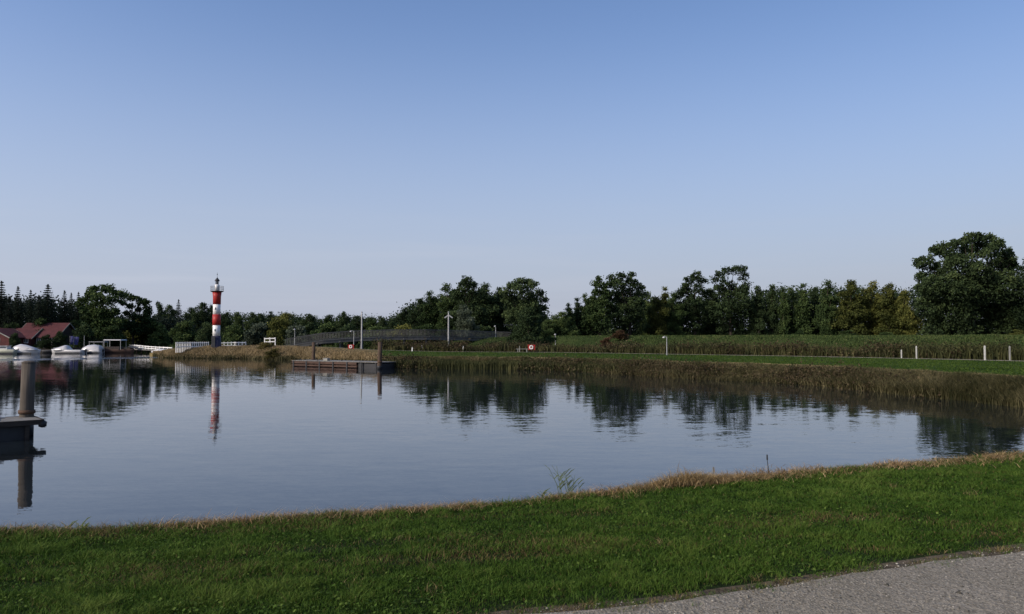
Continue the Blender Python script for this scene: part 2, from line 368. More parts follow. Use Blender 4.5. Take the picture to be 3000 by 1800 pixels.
xs = np.concatenate([np.linspace(-80, -14, 40), np.arange(-13.8, 20, .12), np.linspace(20.5, 90, 60)])
C_, P_ = yc(xs)[:, None], yp(xs)[:, None]
ys = np.concatenate([P_ - 40 + np.linspace(0, 1, 12)[None, :-1] * 40, P_ + (C_ - P_) * np.linspace(0, 1, 36)[None, :], C_ + np.linspace(.06, 3.0, 22)[None, :]], 1)
grid('ground', xs, ys, near_z, 'turf')
ysp = np.concatenate([P_ - 4.2 + np.linspace(0, 1, 12)[None, :-1] * 4.2, P_ + np.array([[-.03, -.015, 0]])], 1) + .22 * (vnoise(xs * 2.3, xs * 0, 9, 6) - .5)[:, None]
grid('path', xs, ysp, lambda x, y: np.full_like(x, 1.2) + .012 + .01 * vnoise(x * 2, y * 2, 8) , 'path')
ysv = P_ - .12 + np.linspace(0, 1, 5)[None, :] * (.34 + .40 * vnoise(xs * 1.3, xs * 0, 12, 4))[:, None]
grid('path_verge', xs, ysv, lambda x, y: near_z(x, y) + .006 - .012 * np.clip((y - yp(x)) / .4, 0, 1), 'verge')
# lake bed and water
for nm, z, ext, mt in (('lake_bed', -1.3, (-900, 900, -80, 260), 'bed'),):
    b = MB(); b.add([(ext[0], ext[2], z), (ext[1], ext[2], z), (ext[1], ext[3], z), (ext[0], ext[3], z)], [(0, 1, 2, 3)]); tag(b.build(nm, M[mt]), kind='structure')
xw = np.linspace(-420, 130, 12); yw = np.linspace(-60, 215, 10)[None, :].repeat(12, 0)
grid('water', xw, yw, lambda x, y: x * 0, 'water')

# ------------------------------------------------------------------ the setting: far side, all curves by bearing (px) and distance
W_px = [440, 470, 500, 560, 620, 700, 850, 950, 1050, 1100, 1150, 1350, 1600, 1740, 1790, 2000, 2250, 2400, 2600, 2800, 3000, 3600, 4300, 5200]
W_D  = [118, 110, 107, 105, 104, 103, 97, 89, 80, 73, 71, 69, 66, 62.5, 60, 53, 48.5, 45, 39, 35, 31, 26, 21.5, 17]
L_off = ([440, 500, 620, 850, 1000, 1120, 1700, 1800, 3000], [2, 3, 5, 6, 5, 2.6, 2.2, 3.2, 3.6])
L_z = ([440, 480, 520, 620, 850, 1000, 1120, 5200], [.4, .75, 1.0, 1.5, 1.45, 1.15, .98, .98])
F_D = ([440, 500, 620, 850, 1000, 1100, 1350, 1600, 2000, 2600, 3000, 3600, 4300, 5200], [121, 118, 119, 116, 108, 99.5, 97, 94, 82, 67, 58, 46, 36, 29])
F_z = ([440, 500, 620, 850, 1100, 1300, 5200], [.4, .9, 1.5, 1.6, 1.2, 1.0, 1.0])
D_z = ([440, 1180, 1300, 1440, 1600, 5200], [1.5, 1.5, 1.9, 2.75, 3.02, 3.02])
def cW(p): return np.interp(p, W_px, W_D) + .8 * (vnoise(p * .012, p * 0, 21) - .5) * np.interp(p, [450, 3000], [2, .6])
def cL(p): return cW(p) + np.interp(p, *L_off) + .4 * (vnoise(p * .02, p * 0, 22) - .5)
def cF(p): return np.interp(p, *F_D)
def strip(name, px, rows, mat, noise_amp=0.05):
    """rows: list of (Dfunc, zfunc); consecutive rows are joined"""
    V = []
    for Df, zf in rows:
        D = Df(px); z = zf(px); x = wx(px, D)
        z = z + noise_amp * (vnoise(x * .5, D * .5, 4) - .5)
        V.append(np.stack([x, D, z], -1))
    V = np.stack(V, 1); n, m = V.shape[:2]
    i = np.arange(n - 1)[:, None] * m + np.arange(m - 1)[None, :]; f = np.stack([i, i + m, i + m + 1, i + 1], -1).reshape(-1, 4)
    return tag(link(name, mesh_np(name, V.reshape(-1, 3), [f], smooth=True), M[mat]), kind='structure')
k_ = lambda v: (lambda p: np.full_like(p, v))
def lerp(fa, fb, t): return lambda p: fa(p) * (1 - t) + fb(p) * t
zL = lambda p: np.interp(p, *L_z); zF = lambda p: np.interp(p, *F_z)
pa = np.linspace(440, 1110, 90); pb = np.linspace(1110, 5200, 420); pall = np.concatenate([pa[:-1], pb])
bank_rows = [(lambda p: cW(p) - 2.5, k_(-.8)), (lambda p: cW(p), k_(.02)), (lerp(cW, cL, .35), lambda p: zL(p) * .5), (lerp(cW, cL, .7), lambda p: zL(p) * .85), (cL, zL)]
strip('spit_bank', pa, bank_rows, 'dry_bank', .12); strip('shore_bank', pb, bank_rows, 'rough', .12)
lawn_rows = lambda n: [(lerp(cL, cF, t), lerp(zL, zF, t)) for t in np.linspace(0, 1, n)]
strip('spit_ground', pa, lawn_rows(8), 'dry_bank', .0); strip('far_lawn', pb, lawn_rows(10), 'far_lawn', .0)
pp = np.linspace(800, 5200, 400)
strip('far_path', pp, [(lambda p: cF(p) - .1, lambda p: zF(p) + .02), (lambda p: cF(p) + 1.5, lambda p: zF(p) + .02)], 'far_path', 0)
strip('canal_bank', pall, [(cF, lambda p: zF(p) - .005), (lambda p: cF(p) + 2, lambda p: zF(p) - .01), (lambda p: cF(p) + 5, lambda p: zF(p) * .6), (lambda p: cF(p) + 9.5, k_(-.5)), (lambda p: cF(p) + 10, k_(-1.0))], 'rough', 0)
# dike beyond the canal
pd = np.linspace(1180, 5200, 300); zD = lambda p: np.interp(p, *D_z)
def cDk(p): return cF(p) + 24 + np.interp(p, [1180, 1450, 3000, 5200], [6, 5, 0, 0])
strip('dike', pd, [(lambda p: cDk(p) - 8.5, k_(-1.0)), (lambda p: cDk(p) - 7.5, k_(.1)), (lambda p: cDk(p) - 6, lambda p: zD(p) * .35), (lambda p: cDk(p) - 2.4, lambda p: zD(p) * .88),
                   (lambda p: cDk(p) - .6, lambda p: zD(p) * .995), (lambda p: cDk(p) + 1.4, zD), (lambda p: cDk(p) + 3.5, lambda p: zD(p) * .8), (lambda p: cDk(p) + 8, k_(.9))], 'dike', .06)
# land behind everything, out to the horizon
def cB(p): return np.where(p < 1180, np.interp(p, [-6000, 250, 330, 420, 520, 700, 900, 1180], [152, 152, 160, 172, 164, 150, 147, 143]), 0) + np.where(p >= 1180, cDk(p) + 7.9, 0)
pg = np.concatenate([np.linspace(-6000, -400, 12)[:-1], np.linspace(-400, 1179, 120), np.linspace(1180, 5200, 60)])
bz = lambda h: (lambda p: np.where(p < 1180, h, .9))
strip('far_ground', pg, [(lambda p: cB(p) - np.where(p < 1180, 2, 0), bz(-1.0)), (cB, bz(.1)), (lambda p: cB(p) + 3, bz(.75)), (lambda p: cB(p) + 8, bz(1.0)), (lambda p: cB(p) + 60, bz(1.0)), (lambda p: p * 0 + 700, k_(1.0)), (lambda p: p * 0 + 7000, k_(1.0))], 'soil', 0)

# ------------------------------------------------------------------ vegetation as stuff
def in_view(x, y, margin=1.5): return np.abs(x) < y * .69 + margin
def dryspot(x, y):
    # trodden, bald places in the lawn
    w = .35 * (vnoise(x * 2.5, y * 4, 37) - .5); o = 0
    for cx, cy, rx, ry, k in ((-.62, 5.85, .85, .20, 1.0), (-1.9, 6.3, .5, .22, .5), (2.0, 6.35, .55, .16, .7), (2.75, 5.9, .25, .10, .9), (3.3, 7.1, .5, .2, .6), (-2.6, 5.3, .5, .15, .4), (1.05, 7.0, .45, .12, .5)):
        o = np.maximum(o, k * np.clip(1.25 - np.hypot((x - cx) / rx, (y - cy) / ry) + w * 2, 0, 1))
    return o
def make_grass():
    N = 2300000
    y = 3.2 + (22 - 3.2) * rng.random(N) ** 1.9; x = (rng.random(N) * 2 - 1) * (y * .72 + 4.0)
    keep = (y > yp(x) - .25) & (y < yc(x) + .9); x, y = x[keep], y[keep]
    edge = y - yp(x); pr = np.clip((edge - .09 + .55 * (vnoise(x * 3.0, y * 3.0, 31) - .5)) / .26, 0, 1)
    patch = vnoise(x * .55, y * .9, 33); bald = np.clip((patch - .62) * 6, 0, .55)
    pr = pr * (1 - bald) * (1 - .55 * dryspot(x, y)); k = rng.random(len(x)) < pr; x, y, patch, edge = x[k], y[k], patch[k], edge[k]
    n = min(len(x), 600000); x, y, patch, edge = x[:n], y[:n], patch[:n], edge[:n]
    dist = np.hypot(x, y); cr = y - yc(x)
    tuft = np.clip((vnoise(x * 5.2, y * 5.2, 34, 2) - .5) * 1.8 + .5, 0, 1); big = vnoise(x * .8, y * .8, 35)
    H = (.020 + .030 * tuft ** 2 + .030 * np.clip(big - .35, 0, 1)) * rng.uniform(.5, 1.5, n) * np.clip(.45 + edge * 1.6, .45, 1) * (1 + .5 * np.clip(1 - np.abs(cr) / .4, 0, 1))
    W = .0045 * rng.uniform(.7, 1.5, n) * np.clip(dist / 6, .9, 2.2)
    B = np.stack([x, y, near_z(x, y) - .004], 1)
    tone = np.clip(.02 + .42 * tuft + .38 * rng.random(n) + .5 * (big - .5), 0, 1)
    # straw coloured blades: more along the path edge, in dry patches
    pdry = .05 + .35 * np.clip(1 - edge / .25, 0, 1) + .6 * np.clip((vnoise(x * .45 + 3, y * 1.1, 36) - .58) * 5, 0, .75) + .25 * np.clip(1 + cr / .25, 0, 1) + .55 * dryspot(x, y)
    dry = rng.random(n) < pdry
    me = blade_mesh('grass', B[~dry], H[~dry], W[~dry] * 1.15, tone[~dry], rng, 1.5)
    tag(link('grass', me, M['blade']), 'short mown green grass on the near bank beside the gravel path', 'grass', kind='stuff')
    me = blade_mesh('dry_grass', B[dry], H[dry] * .8, W[dry], rng.random(dry.sum()) * .7, rng, 1.3)
    tag(link('dry_grass', me, M['straw_dull']), 'dry straw coloured blades scattered through the near lawn', 'dry grass', kind='stuff')
make_grass()
def tufts():
    # ragged tufts: overhanging the path edge and standing on the crest of the bank
    r = np.random.default_rng(91); Bs = []; Hs = []; st = []
    for n, where in ((520, 'path'), (420, 'crest'), (500, 'lawn')):
        x = r.uniform(-8, 16, n) if where != 'path' else r.uniform(-3, 10, n)
        if where == 'path': y = yp(x) + r.normal(.05, .09, n); h = r.uniform(.018, .05, n); sp = .035; dry = .45
        elif where == 'crest': y = yc(x) + r.normal(0, .16, n); h = r.uniform(.06, .13, n) * np.interp(x, [-8, 4, 16], [.9, 1, 1.4]); sp = .05; dry = .55
        else: y = yp(x) + (yc(x) - yp(x)) * r.random(n); h = r.uniform(.05, .085, n); sp = .045; dry = .08
        m = 26; X = np.repeat(x, m) + r.normal(0, sp, n * m); Y = np.repeat(y, m) + r.normal(0, sp * .8, n * m); k = Y > yp(X) - .12
        d = np.repeat(r.random(n) < dry, m); Bs.append(np.stack([X, Y, near_z(X, Y) - .003], 1)[k]); Hs.append((np.repeat(h, m) * r.uniform(.5, 1.1, n * m))[k]); st.append(d[k])
    B_ = np.concatenate(Bs); H_ = np.concatenate(Hs); d = np.concatenate(st); W_ = .004 * r.uniform(.7, 1.3, len(H_)) * np.clip(B_[:, 1] / 7, .9, 2)
    tag(link('grass_tufts', blade_mesh('grass_tufts', B_[~d], H_[~d], W_[~d], r.uniform(.15, .95, (~d).sum()), r, 1.6), M['blade']), 'ragged green tufts along the path edge and the crest of the near bank', 'grass tufts', kind='stuff')
    tag(link('dry_tufts', blade_mesh('dry_tufts', B_[d], H_[d], W_[d], r.uniform(.1, 1, d.sum()), r, 2.0), M['straw_dull']), 'ragged straw tufts along the path edge and the crest of the near bank', 'grass tufts', kind='stuff')
tufts()
def shore_straw():
    # mown dry stalks heaped along the water's edge
    N = 100000; x = rng.uniform(-14, 24, N)
    amt = np.interp(x, [-14, -4, -3, -1.5, 1, 2.0, 3.0, 5, 8, 24], [.2, .35, .6, .6, .6, 1, 1, 1, 1, 1]) * np.clip(vnoise(x * 1.1, x * 0, 41) * 3.0 - .8, np.interp(x, [0, 3], [.25, .5]), 1)
    k = rng.random(N) < amt; x = x[k]; n = len(x)
    off = rng.normal(.10, .20, n) * np.interp(x, [0, 3, 8], [.8, 1.2, 1.7]); y = yc(x) + off
    h = .04 + .12 * np.clip(vnoise(x * 1.3, x * 0 + 2, 42) - .3, 0, 1)
    z = near_z(x, y) + np.abs(rng.normal(0, 1, n)) * h * .5 * np.interp(x, [0, 2], [.5, 1])
    H = rng.uniform(.02, .09, n) * (.6 + .8 * vnoise(x * 2, y * 2, 43)); W = rng.uniform(.003, .0065, n) * np.clip(y / 8, 1, 2)
    me = blade_mesh('straw', np.stack([x, y, z], 1), H, W, rng.random(n), rng, 3.2)
    tag(link('cut_reeds', me, M['straw']), 'tangled brown cut stalks along the near water edge', 'dry reeds', kind='stuff')
    # heap near the middle right of the bank
    n = 5500; t = rng.normal(0, 1, (n, 2)); x = 2.32 + t[:, 0] * .36; y = yc(x) - .02 + t[:, 1] * .12
    z = near_z(x, y) + np.abs(rng.normal(0, .045, n)) * np.exp(-((x - 2.12) / .4) ** 2) + .0
    me = blade_mesh('straw_heap', np.stack([x, y, z], 1), rng.uniform(.05, .14, n), rng.uniform(.003, .007, n), rng.random(n) * .9, rng, 2.6)
    tag(link('straw_heap', me, M['straw']), 'small heap of reddish brown dead stalks on the near bank', 'straw heap')
shore_straw()
def clover():
    # flat broadleaf weeds between the blades
    n = 30000; r = np.random.default_rng(77); y = 3.8 + 14 * r.random(n) ** 1.7; x = (r.random(n) * 2 - 1) * (y * .7 + 1)
    k = (y > yp(x) + .1) & (y < yc(x)) & (vnoise(x * 1.6, y * 1.6, 78) + .25 * r.random(n) > .66); x, y = x[k], y[k]; n = len(x)
    C = np.stack([x, y, near_z(x, y) + r.uniform(.012, .035, n)], 1); th = r.uniform(0, 6.28, n); s = r.uniform(.006, .015, n)
    tl = r.normal(0, .35, (n, 2)); a_ = np.stack([np.cos(th), np.sin(th), tl[:, 0]], 1) * s[:, None]; b_ = np.stack([-np.sin(th), np.cos(th), tl[:, 1]], 1) * s[:, None] * .8
    V = np.stack([C - a_, C - b_, C + a_, C + b_], 1).reshape(-1, 3)
    tag(link('weeds', mesh_np('weeds', V, [np.arange(4 * n).reshape(n, 4)], np.repeat(r.uniform(.5, 1, n), 4)), M['blade']), 'small broad leaved weeds scattered in the near lawn', 'weeds', kind='stuff')
clover()
def stones():
    n = 22000; x = rng.uniform(-1.5, 9, n); y = yp(x) - np.abs(rng.normal(0, 1, n)) * 1.1 + .09
    k = in_view(x, y) & (y > 2.6); x, y = x[k], y[k]; n = len(x); r = rng.gamma(1.2, .0018, n) + .0014
    base = np.array([[1, 0, 0], [0, 1, 0], [-1, 0, 0], [0, -1, 0], [0, 0, .7], [0, 0, -.7]])
    th = rng.uniform(0, 6.28, n); ca, sa = np.cos(th), np.sin(th)
    V = base[None] * r[:, None, None] * rng.uniform(.6, 1.3, (n, 6, 1))
    V = np.stack([V[..., 0] * ca[:, None] - V[..., 1] * sa[:, None] * 1.2, V[..., 0] * sa[:, None] + V[..., 1] * ca[:, None], V[..., 2]], -1)
    V = V + np.stack([x, y, np.full(n, 1.217)], 1)[:, None, :]
    f = np.array([[0, 1, 4], [1, 2, 4], [2, 3, 4], [3, 0, 4], [1, 0, 5], [2, 1, 5], [3, 2, 5], [0, 3, 5]])
    F_ = (np.arange(n)[:, None, None] * 6 + f[None]).reshape(-1, 3)
    tag(link('gravel', mesh_np('gravel', V.reshape(-1, 3), [F_], np.repeat(rng.random(n), 6)), M['stone']), 'loose grey chippings on the gravel path', 'gravel', kind='stuff')
stones()

def scatter_strip(name, n, plo, phi, Dlo, Dhi, zf, Hf, W, mat, label, cat, seed, lean=.35, leaf=False):
    r = np.random.default_rng(seed); px = r.uniform(plo, phi, n)
    a_, b_ = Dlo(px), Dhi(px); D = a_ + (b_ - a_) * r.random(n); x = wx(px, D)
    H = Hf(px, x, D) * r.uniform(.6, 1.25, n); z = zf(px, D)
    t = np.clip(.2 + .45 * vnoise(x * .8, D * .8, seed) + .5 * (r.random(n) - .35), 0, 1)
    me = blade_mesh(name, np.stack([x, D, z], 1), H, W * r.uniform(.6, 1.4, n), t, r, lean, bend=not leaf)
    tag(link(name, me, M[mat]), label, cat, kind='stuff')
def bank_z(px, D):
    w, l = cW(px), cL(px); t = np.clip((D - w) / (l - w), 0, 1); return zL(px) * np.sin(t * 1.57) - .03
# tall brown reeds on the far right shore
def Hreed(px, x, D):
    g = np.clip(vnoise(x * .75, D * .5, 51) * 1.8 - .4, 0, 1)
    w, l = cW(px), cL(px); t = np.clip((D - w) / (l - w), 0, 1)
    return (.40 + .42 * g) * (1 - .7 * t) * np.interp(px, [1700, 1780, 2000, 2090, 2130, 2320, 2400, 3000], [.6, 1.0, .8, .6, .5, .55, .95, 1.05])
scatter_strip('shore_reeds', 62000, 1740, 4600, lambda p: cW(p) - .5, lambda p: cW(p) + .62 * (cL(p) - cW(p)), bank_z, Hreed, .035, 'reed', 'brown and olive reeds lining the far right shore', 'reeds', 61, .9)
scatter_strip('shore_sedge', 30000, 1740, 4600, lambda p: cW(p) - .3, lambda p: cL(p) + .2, bank_z, lambda p, x, D: 1.0 * np.clip(vnoise(x * .45, D * .3, 59) * 3.4 - 1.5, .02, 1) * Hreed(p, x, D), .055, 'reed_green', 'olive sedge clumps among the brown reeds of the far right shore', 'sedge', 60, 1.1)
scatter_strip('shore_sedge', 26000, 1090, 1800, lambda p: cW(p) - .3, lambda p: cL(p) + .2, bank_z, lambda p, x, D: np.clip(.80 + .22 * vnoise(x * .6, D * .3, 52) - bank_z(p, D), .06, 1) * .8, .05, 'reed_green', 'low brown green sedge on the far bank between pontoon and reeds', 'sedge', 62)
scatter_strip('lawn_grass', 60000, 1110, 4600, lambda p: cL(p), lambda p: cF(p) - .1, lambda p, D: zL(p) + (zF(p) - zL(p)) * (D - cL(p)) / (cF(p) - cL(p)) - .01, lambda p, x, D: .05 + .05 * vnoise(x * .5, D * .5, 50), .06, 'lawn_blade', 'mown green grass of the far lawn', 'grass', 69, 1.2)
scatter_strip('bank_grass', 95000, 1130, 4600, lambda p: cW(p) + .12 * (cL(p) - cW(p)), lambda p: cL(p) - .2, bank_z, lambda p, x, D: .10 + .34 * np.clip(vnoise(x * .9, D * .9, 48) - .2, 0, 1), .035, 'bank_blade', 'flopping tan and olive grass on the upper slope of the far bank', 'grass', 70, 1.9)
scatter_strip('verge_straw', 56000, 1120, 4600, lambda p: cL(p) - 1.4, lambda p: cL(p) + np.interp(p, [1100, 1900, 2200, 3000], [.6, 1.6, 1.8, 1.2]), lambda p, D: np.where(D < cL(p), bank_z(p, D), zL(p) - .02), lambda p, x, D: .05 + .14 * np.clip(vnoise(x * .4, D * .4, 53) - .25, 0, 1), .04, 'spit_blade', 'pale dry grass verge between the far lawn and the reeds', 'dry grass', 63, .8)
scatter_strip('spit_grass', 34000, 450, 1120, lambda p: cW(p) - .2, lambda p: cL(p) + 3, lambda p, D: np.where(D < cL(p), bank_z(p, D), zL(p) - .02), lambda p, x, D: .12 + .35 * vnoise(x * .5, D * .5, 54), .07, 'spit_blade', 'tan dry grass covering the spit below the lighthouse', 'dry grass', 64, .5)
scatter_strip('spit_sedge', 5000, 450, 1120, lambda p: cW(p) - .4, lambda p: cW(p) + .7, bank_z, lambda p, x, D: .15 + .4 * vnoise(x * .5, D * .5, 55), .07, 'reed', 'dark sedge fringe along the waterline of the spit', 'sedge', 65, .5)
def Hc(p, x, D): return (.55 + 1.15 * vnoise(x * .28, D * .25, 56)) * np.interp(p, [1080, 1200, 1600, 3000], [.5, .75, .95, 1.05])
def canal_z(p, D): return zF(p) - np.clip(D - cF(p) - 2, 0, 8) * .13 - .03
scatter_strip('canal_reeds', 34000, 1090, 4600, lambda p: cF(p) + 1.7, lambda p: cF(p) + 6.5, canal_z, Hc, .075, 'reed_green', 'shaggy brown green reed belt behind the far footpath', 'reeds', 66, .5)
def dike_z(p, D):
    t = D - cDk(p); return zD(p) * np.interp(t, [-7.5, -6, -2.4, -.6, 1.4], [.05, .35, .88, .995, 1.0]) - .03
scatter_strip('dike_grass', 60000, 1190, 4600, lambda p: cDk(p) - 7.2, lambda p: cDk(p) + 1.2, dike_z, lambda p, x, D: .12 + .35 * np.clip(vnoise(x * .2, D * .3, 57) - .3, 0, 1), .10, 'dike_blade', 'uneven grass on the long green dike', 'grass', 67, .6)
scatter_strip('far_bank_growth', 16000, -300, 1190, cB, lambda p: cB(p) + 5, lambda p, D: np.clip((D - cB(p)) * .2, .05, .9), lambda p, x, D: .4 + 1.1 * vnoise(x * .2, D * .2, 58), .16, 'dike_blade', 'weedy green growth along the far harbour shore', 'weeds', 68, .5)

# ------------------------------------------------------------------ trees
def crown_from_lobes(name, lobes, n, seed, leaf=.2, sub=1.6, gap=.9):
    r = np.random.default_rng(seed); L = np.array(lobes, float)
    area = (L[:, 3] * L[:, 5]); pts = []; tn = []
    for l, ar in zip(L, area):
        m = max(5, int(4.6 * gap * l[3] * l[5] / (sub * .5) ** 2 / 4)); k = int(n * ar / area.sum())
        d = r.normal(size=(m, 3)); d /= np.linalg.norm(d, axis=1)[:, None]; d[:, 2] = np.where(d[:, 2] < -.35, -d[:, 2], d[:, 2])
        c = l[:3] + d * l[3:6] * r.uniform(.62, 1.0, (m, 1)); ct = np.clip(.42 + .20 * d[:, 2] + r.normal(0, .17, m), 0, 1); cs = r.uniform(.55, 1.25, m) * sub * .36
        j = r.integers(0, m, int(k * .58)); p = c[j] + np.clip(r.normal(size=(len(j), 3)), -1.7, 1.7) * cs[j][:, None] * np.array([1, 1, .75])
        pts.append(p); tn.append(ct[j] + r.normal(0, .1, len(j)))
        q = r.normal(size=(k - len(j), 3)); q /= np.linalg.norm(q, axis=1)[:, None]; q *= r.random((len(q), 1)) ** .4 * .88
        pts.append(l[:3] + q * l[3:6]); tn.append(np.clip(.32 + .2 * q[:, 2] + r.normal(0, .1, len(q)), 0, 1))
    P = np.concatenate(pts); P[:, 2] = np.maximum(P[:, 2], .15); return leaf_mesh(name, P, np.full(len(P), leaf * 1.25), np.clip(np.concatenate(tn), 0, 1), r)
def auto_lobes(h, w, seed, style='round', base=.10):
    r = np.random.default_rng(seed); out = []
    n = {'round': 17, 'tall': 17, 'spire': 15, 'bush': 9, 'open': 14}[style]
    for i in range(n):
        t = (i + r.random()) / n
        z = base + (1 - base) * t
        if style in ('round', 'open'): R = (max(0, 1 - ((t - .42) / .60) ** 2)) ** .5
        elif style == 'tall': R = (max(0, 1 - ((t - .35) / .70) ** 2)) ** .5
        elif style == 'spire': R = .95 * (1 - t) ** .6 + .06
        else: R = (max(0, 1 - (t / 1.12) ** 2)) ** .5
        lr = w * (.20 + .08 * r.random()) * (1 - .42 * t) * (.8 if style == 'open' else 1); a_ = r.uniform(0, 6.28); rad = max(0, R * w / 2 - lr * .8) * r.uniform(.5, 1.0)
        out.append((math.cos(a_) * rad, math.sin(a_) * rad, z * h * .9, lr, lr, lr * r.uniform(.7, 1.0)))
    out.append((r.uniform(-.1, .1) * w, 0, h - w * .10, w * .11, w * .11, w * .10))
    out.append((0, 0, h * .45, w * .30, w * .30, h * .33))
    return out
def trunk_mesh(h, w, lobes, seed, r0=None):
    r = random.Random(seed); b = MB(); r0 = r0 or h * .022; top = h * .8
    sp = [(0, 0, -.3), (0.05, 0, h * .2), (r.uniform(-.3, .3), r.uniform(-.3, .3), h * .45), (r.uniform(-.4, .4), r.uniform(-.4, .4), top)]
    b.tube(sp, [r0 * 1.25, r0 * .85, r0 * .6, r0 * .15], 8)
    for l in lobes[:18]:
        z0 = max(h * .12, min(l[2] * .62, h * .7)); q = Vector((l[0], l[1], l[2])); p = Vector((0, 0, z0)); m = p.lerp(q, .5) + Vector((0, 0, -.04 * h))
        b.tube([p, m, q], [r0 * .42, r0 * .26, r0 * .08], 5, False)
    me = bpy.data.meshes.new('trunk'); me.from_pydata(b.v, [], b.f); me.materials.append(M['bark']); me.update(); return me
def conifer_mesh(h, w, seed, n=8000):
    r = np.random.default_rng(seed); P = []; T = []
    tiers = int(h * 1.35)
    for i in range(tiers):
        t = (i + .2) / tiers; z = h * (.06 + .94 * t); R = w / 2 * (1 - t) ** .85 * r.uniform(.8, 1.15) + .12; nb = 9
        a0 = r.uniform(0, 6.28)
        for k in range(nb):
            a_ = a0 + k * 6.283 / nb + r.normal(0, .15); Rk = R * r.uniform(.65, 1.15); m = max(3, int(n * 1.9 * (1 - t) / tiers / nb) + 3)
            u = r.random(m) ** .7; jit = r.normal(0, .11 + .05 * Rk, (m, 3)) * np.array([1, 1, .5])
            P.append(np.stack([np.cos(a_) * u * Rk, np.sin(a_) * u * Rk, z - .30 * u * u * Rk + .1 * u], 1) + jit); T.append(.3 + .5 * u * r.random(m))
    m = 60; P.append(np.stack([r.normal(0, .07, m), r.normal(0, .07, m), h - r.random(m) * h * .07], 1)); T.append(np.full(m, .5))
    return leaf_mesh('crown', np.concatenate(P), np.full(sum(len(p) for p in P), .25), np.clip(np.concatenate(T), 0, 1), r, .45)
PROTO = {}
def proto(style, idx):
    key = (style, idx)
    if key in PROTO: return PROTO[key]
    if style == 'conifer':
        h, w = 20., 6.5 + idx * .8; cr = conifer_mesh(h, w, 300 + idx)
        b = MB(); b.tube([(0, 0, -.3), (0, 0, h * .5), (0, 0, h * .97)], [.28, .16, .03], 7); tm = bpy.data.meshes.new('trunk'); tm.from_pydata(b.v, [], b.f); tm.materials.append(M['bark']); tm.update()
    else:
        h, w = {'round': (14., 12.), 'tall': (18., 10.), 'spire': (16., 6.5), 'bush': (5., 6.5), 'open': (16., 12.)}[style]
        lb = auto_lobes(h, w, 100 + 13 * idx + len(style), style, .04 if style == 'bush' else .08)
        cr = crown_from_lobes('crown', lb, {'round': 14000, 'tall': 15500, 'spire': 9500, 'bush': 5500, 'open': 9000}[style], 200 + idx, .2 if style != 'bush' else .14, 1.5 if style != 'bush' else .9, .8)
        tm = trunk_mesh(h, w, lb, 50 + idx, .05 if style == 'bush' else None)
    PROTO[key] = (h, w, cr, tm); return PROTO[key]
MESHMAT = {}
def crown_with(me, matname):
    k = (me.name, matname)
    if k not in MESHMAT:
        m2 = me.copy() if any(x[0] == me.name for x in MESHMAT) else me
        m2.materials.clear(); m2.materials.append(M[matname]); MESHMAT[k] = m2
    return MESHMAT[k]
RR = random.Random(5)
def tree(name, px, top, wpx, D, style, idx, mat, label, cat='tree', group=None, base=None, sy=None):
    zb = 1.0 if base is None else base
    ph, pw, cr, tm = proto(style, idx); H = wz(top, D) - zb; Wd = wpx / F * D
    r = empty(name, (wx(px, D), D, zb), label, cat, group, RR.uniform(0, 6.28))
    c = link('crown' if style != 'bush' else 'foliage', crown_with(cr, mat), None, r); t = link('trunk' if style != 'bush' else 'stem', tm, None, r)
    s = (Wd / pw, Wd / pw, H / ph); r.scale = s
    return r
def custom_tree(name, cx, D, lobes_px, n, mat, label, cat='tree', base=1.0, seed=1, leaf=.2, sub=1.4, depth=.55, gap=.75, r0=None):
    rg = random.Random(seed); k = D / F; L = []; xs_ = [l[0] for l in lobes_px]; hw = (max(xs_) - min(xs_)) / 2 * k
    for (px, py, rp) in lobes_px:
        x = (px - cx) * k; R = rp * k * 1.12; dm = (max(0, hw * hw - x * x)) ** .5 * depth + .5; dy = rg.uniform(-dm, dm)
        L.append((wx(px, D + dy) - wx(cx, D), dy, wz(py, D + dy) - base, R, R, R * .92))
    r = empty(name, (wx(cx, D), D, base), label, cat)
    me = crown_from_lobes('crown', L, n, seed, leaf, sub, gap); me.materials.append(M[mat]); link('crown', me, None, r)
    h = max(l[2] + l[5] for l in L); link('trunk', trunk_mesh(h, hw * 2, L, seed, r0), None, r)
    return r

# --- big oak at the right edge
custom_tree('oak_tree', 2850, 172, [(2710,772,26),(2742,735,18),(2700,815,18),(2694,845,14),(2780,738,28),(2800,716,17),(2830,708,17),(2854,700,17),(2877,703,20),(2905,706,19),(2930,722,20),(2958,745,18),(2972,765,12),
    (2872,735,26),(2835,742,24),(2905,742,24),(2940,755,20),(2800,760,26),(2960,790,24),(2760,795,34),(2820,775,38),(2875,800,34),(2935,785,36),(2735,845,38),(2800,850,52),(2870,855,50),(2940,850,50),(2725,905,42),(2790,920,55),(2870,920,55),(2950,920,50),(2745,965,38),(2820,970,42),(2900,970,42),(2965,965,38)],
    60000, 'leaf_dark', 'huge dark oak towering over the dike at the right', seed=11, leaf=.22, sub=1.3, gap=1.0)
custom_tree('broadleaf_tree', 3040, 168, [(3000,800,26),(3030,780,30),(3070,770,34),(3110,800,40),(3010,860,45),(3080,860,60),(3020,930,50),(3090,930,60)], 12000, 'leaf_dark', 'dark tree cut by the right frame edge, behind the huge oak', seed=12)
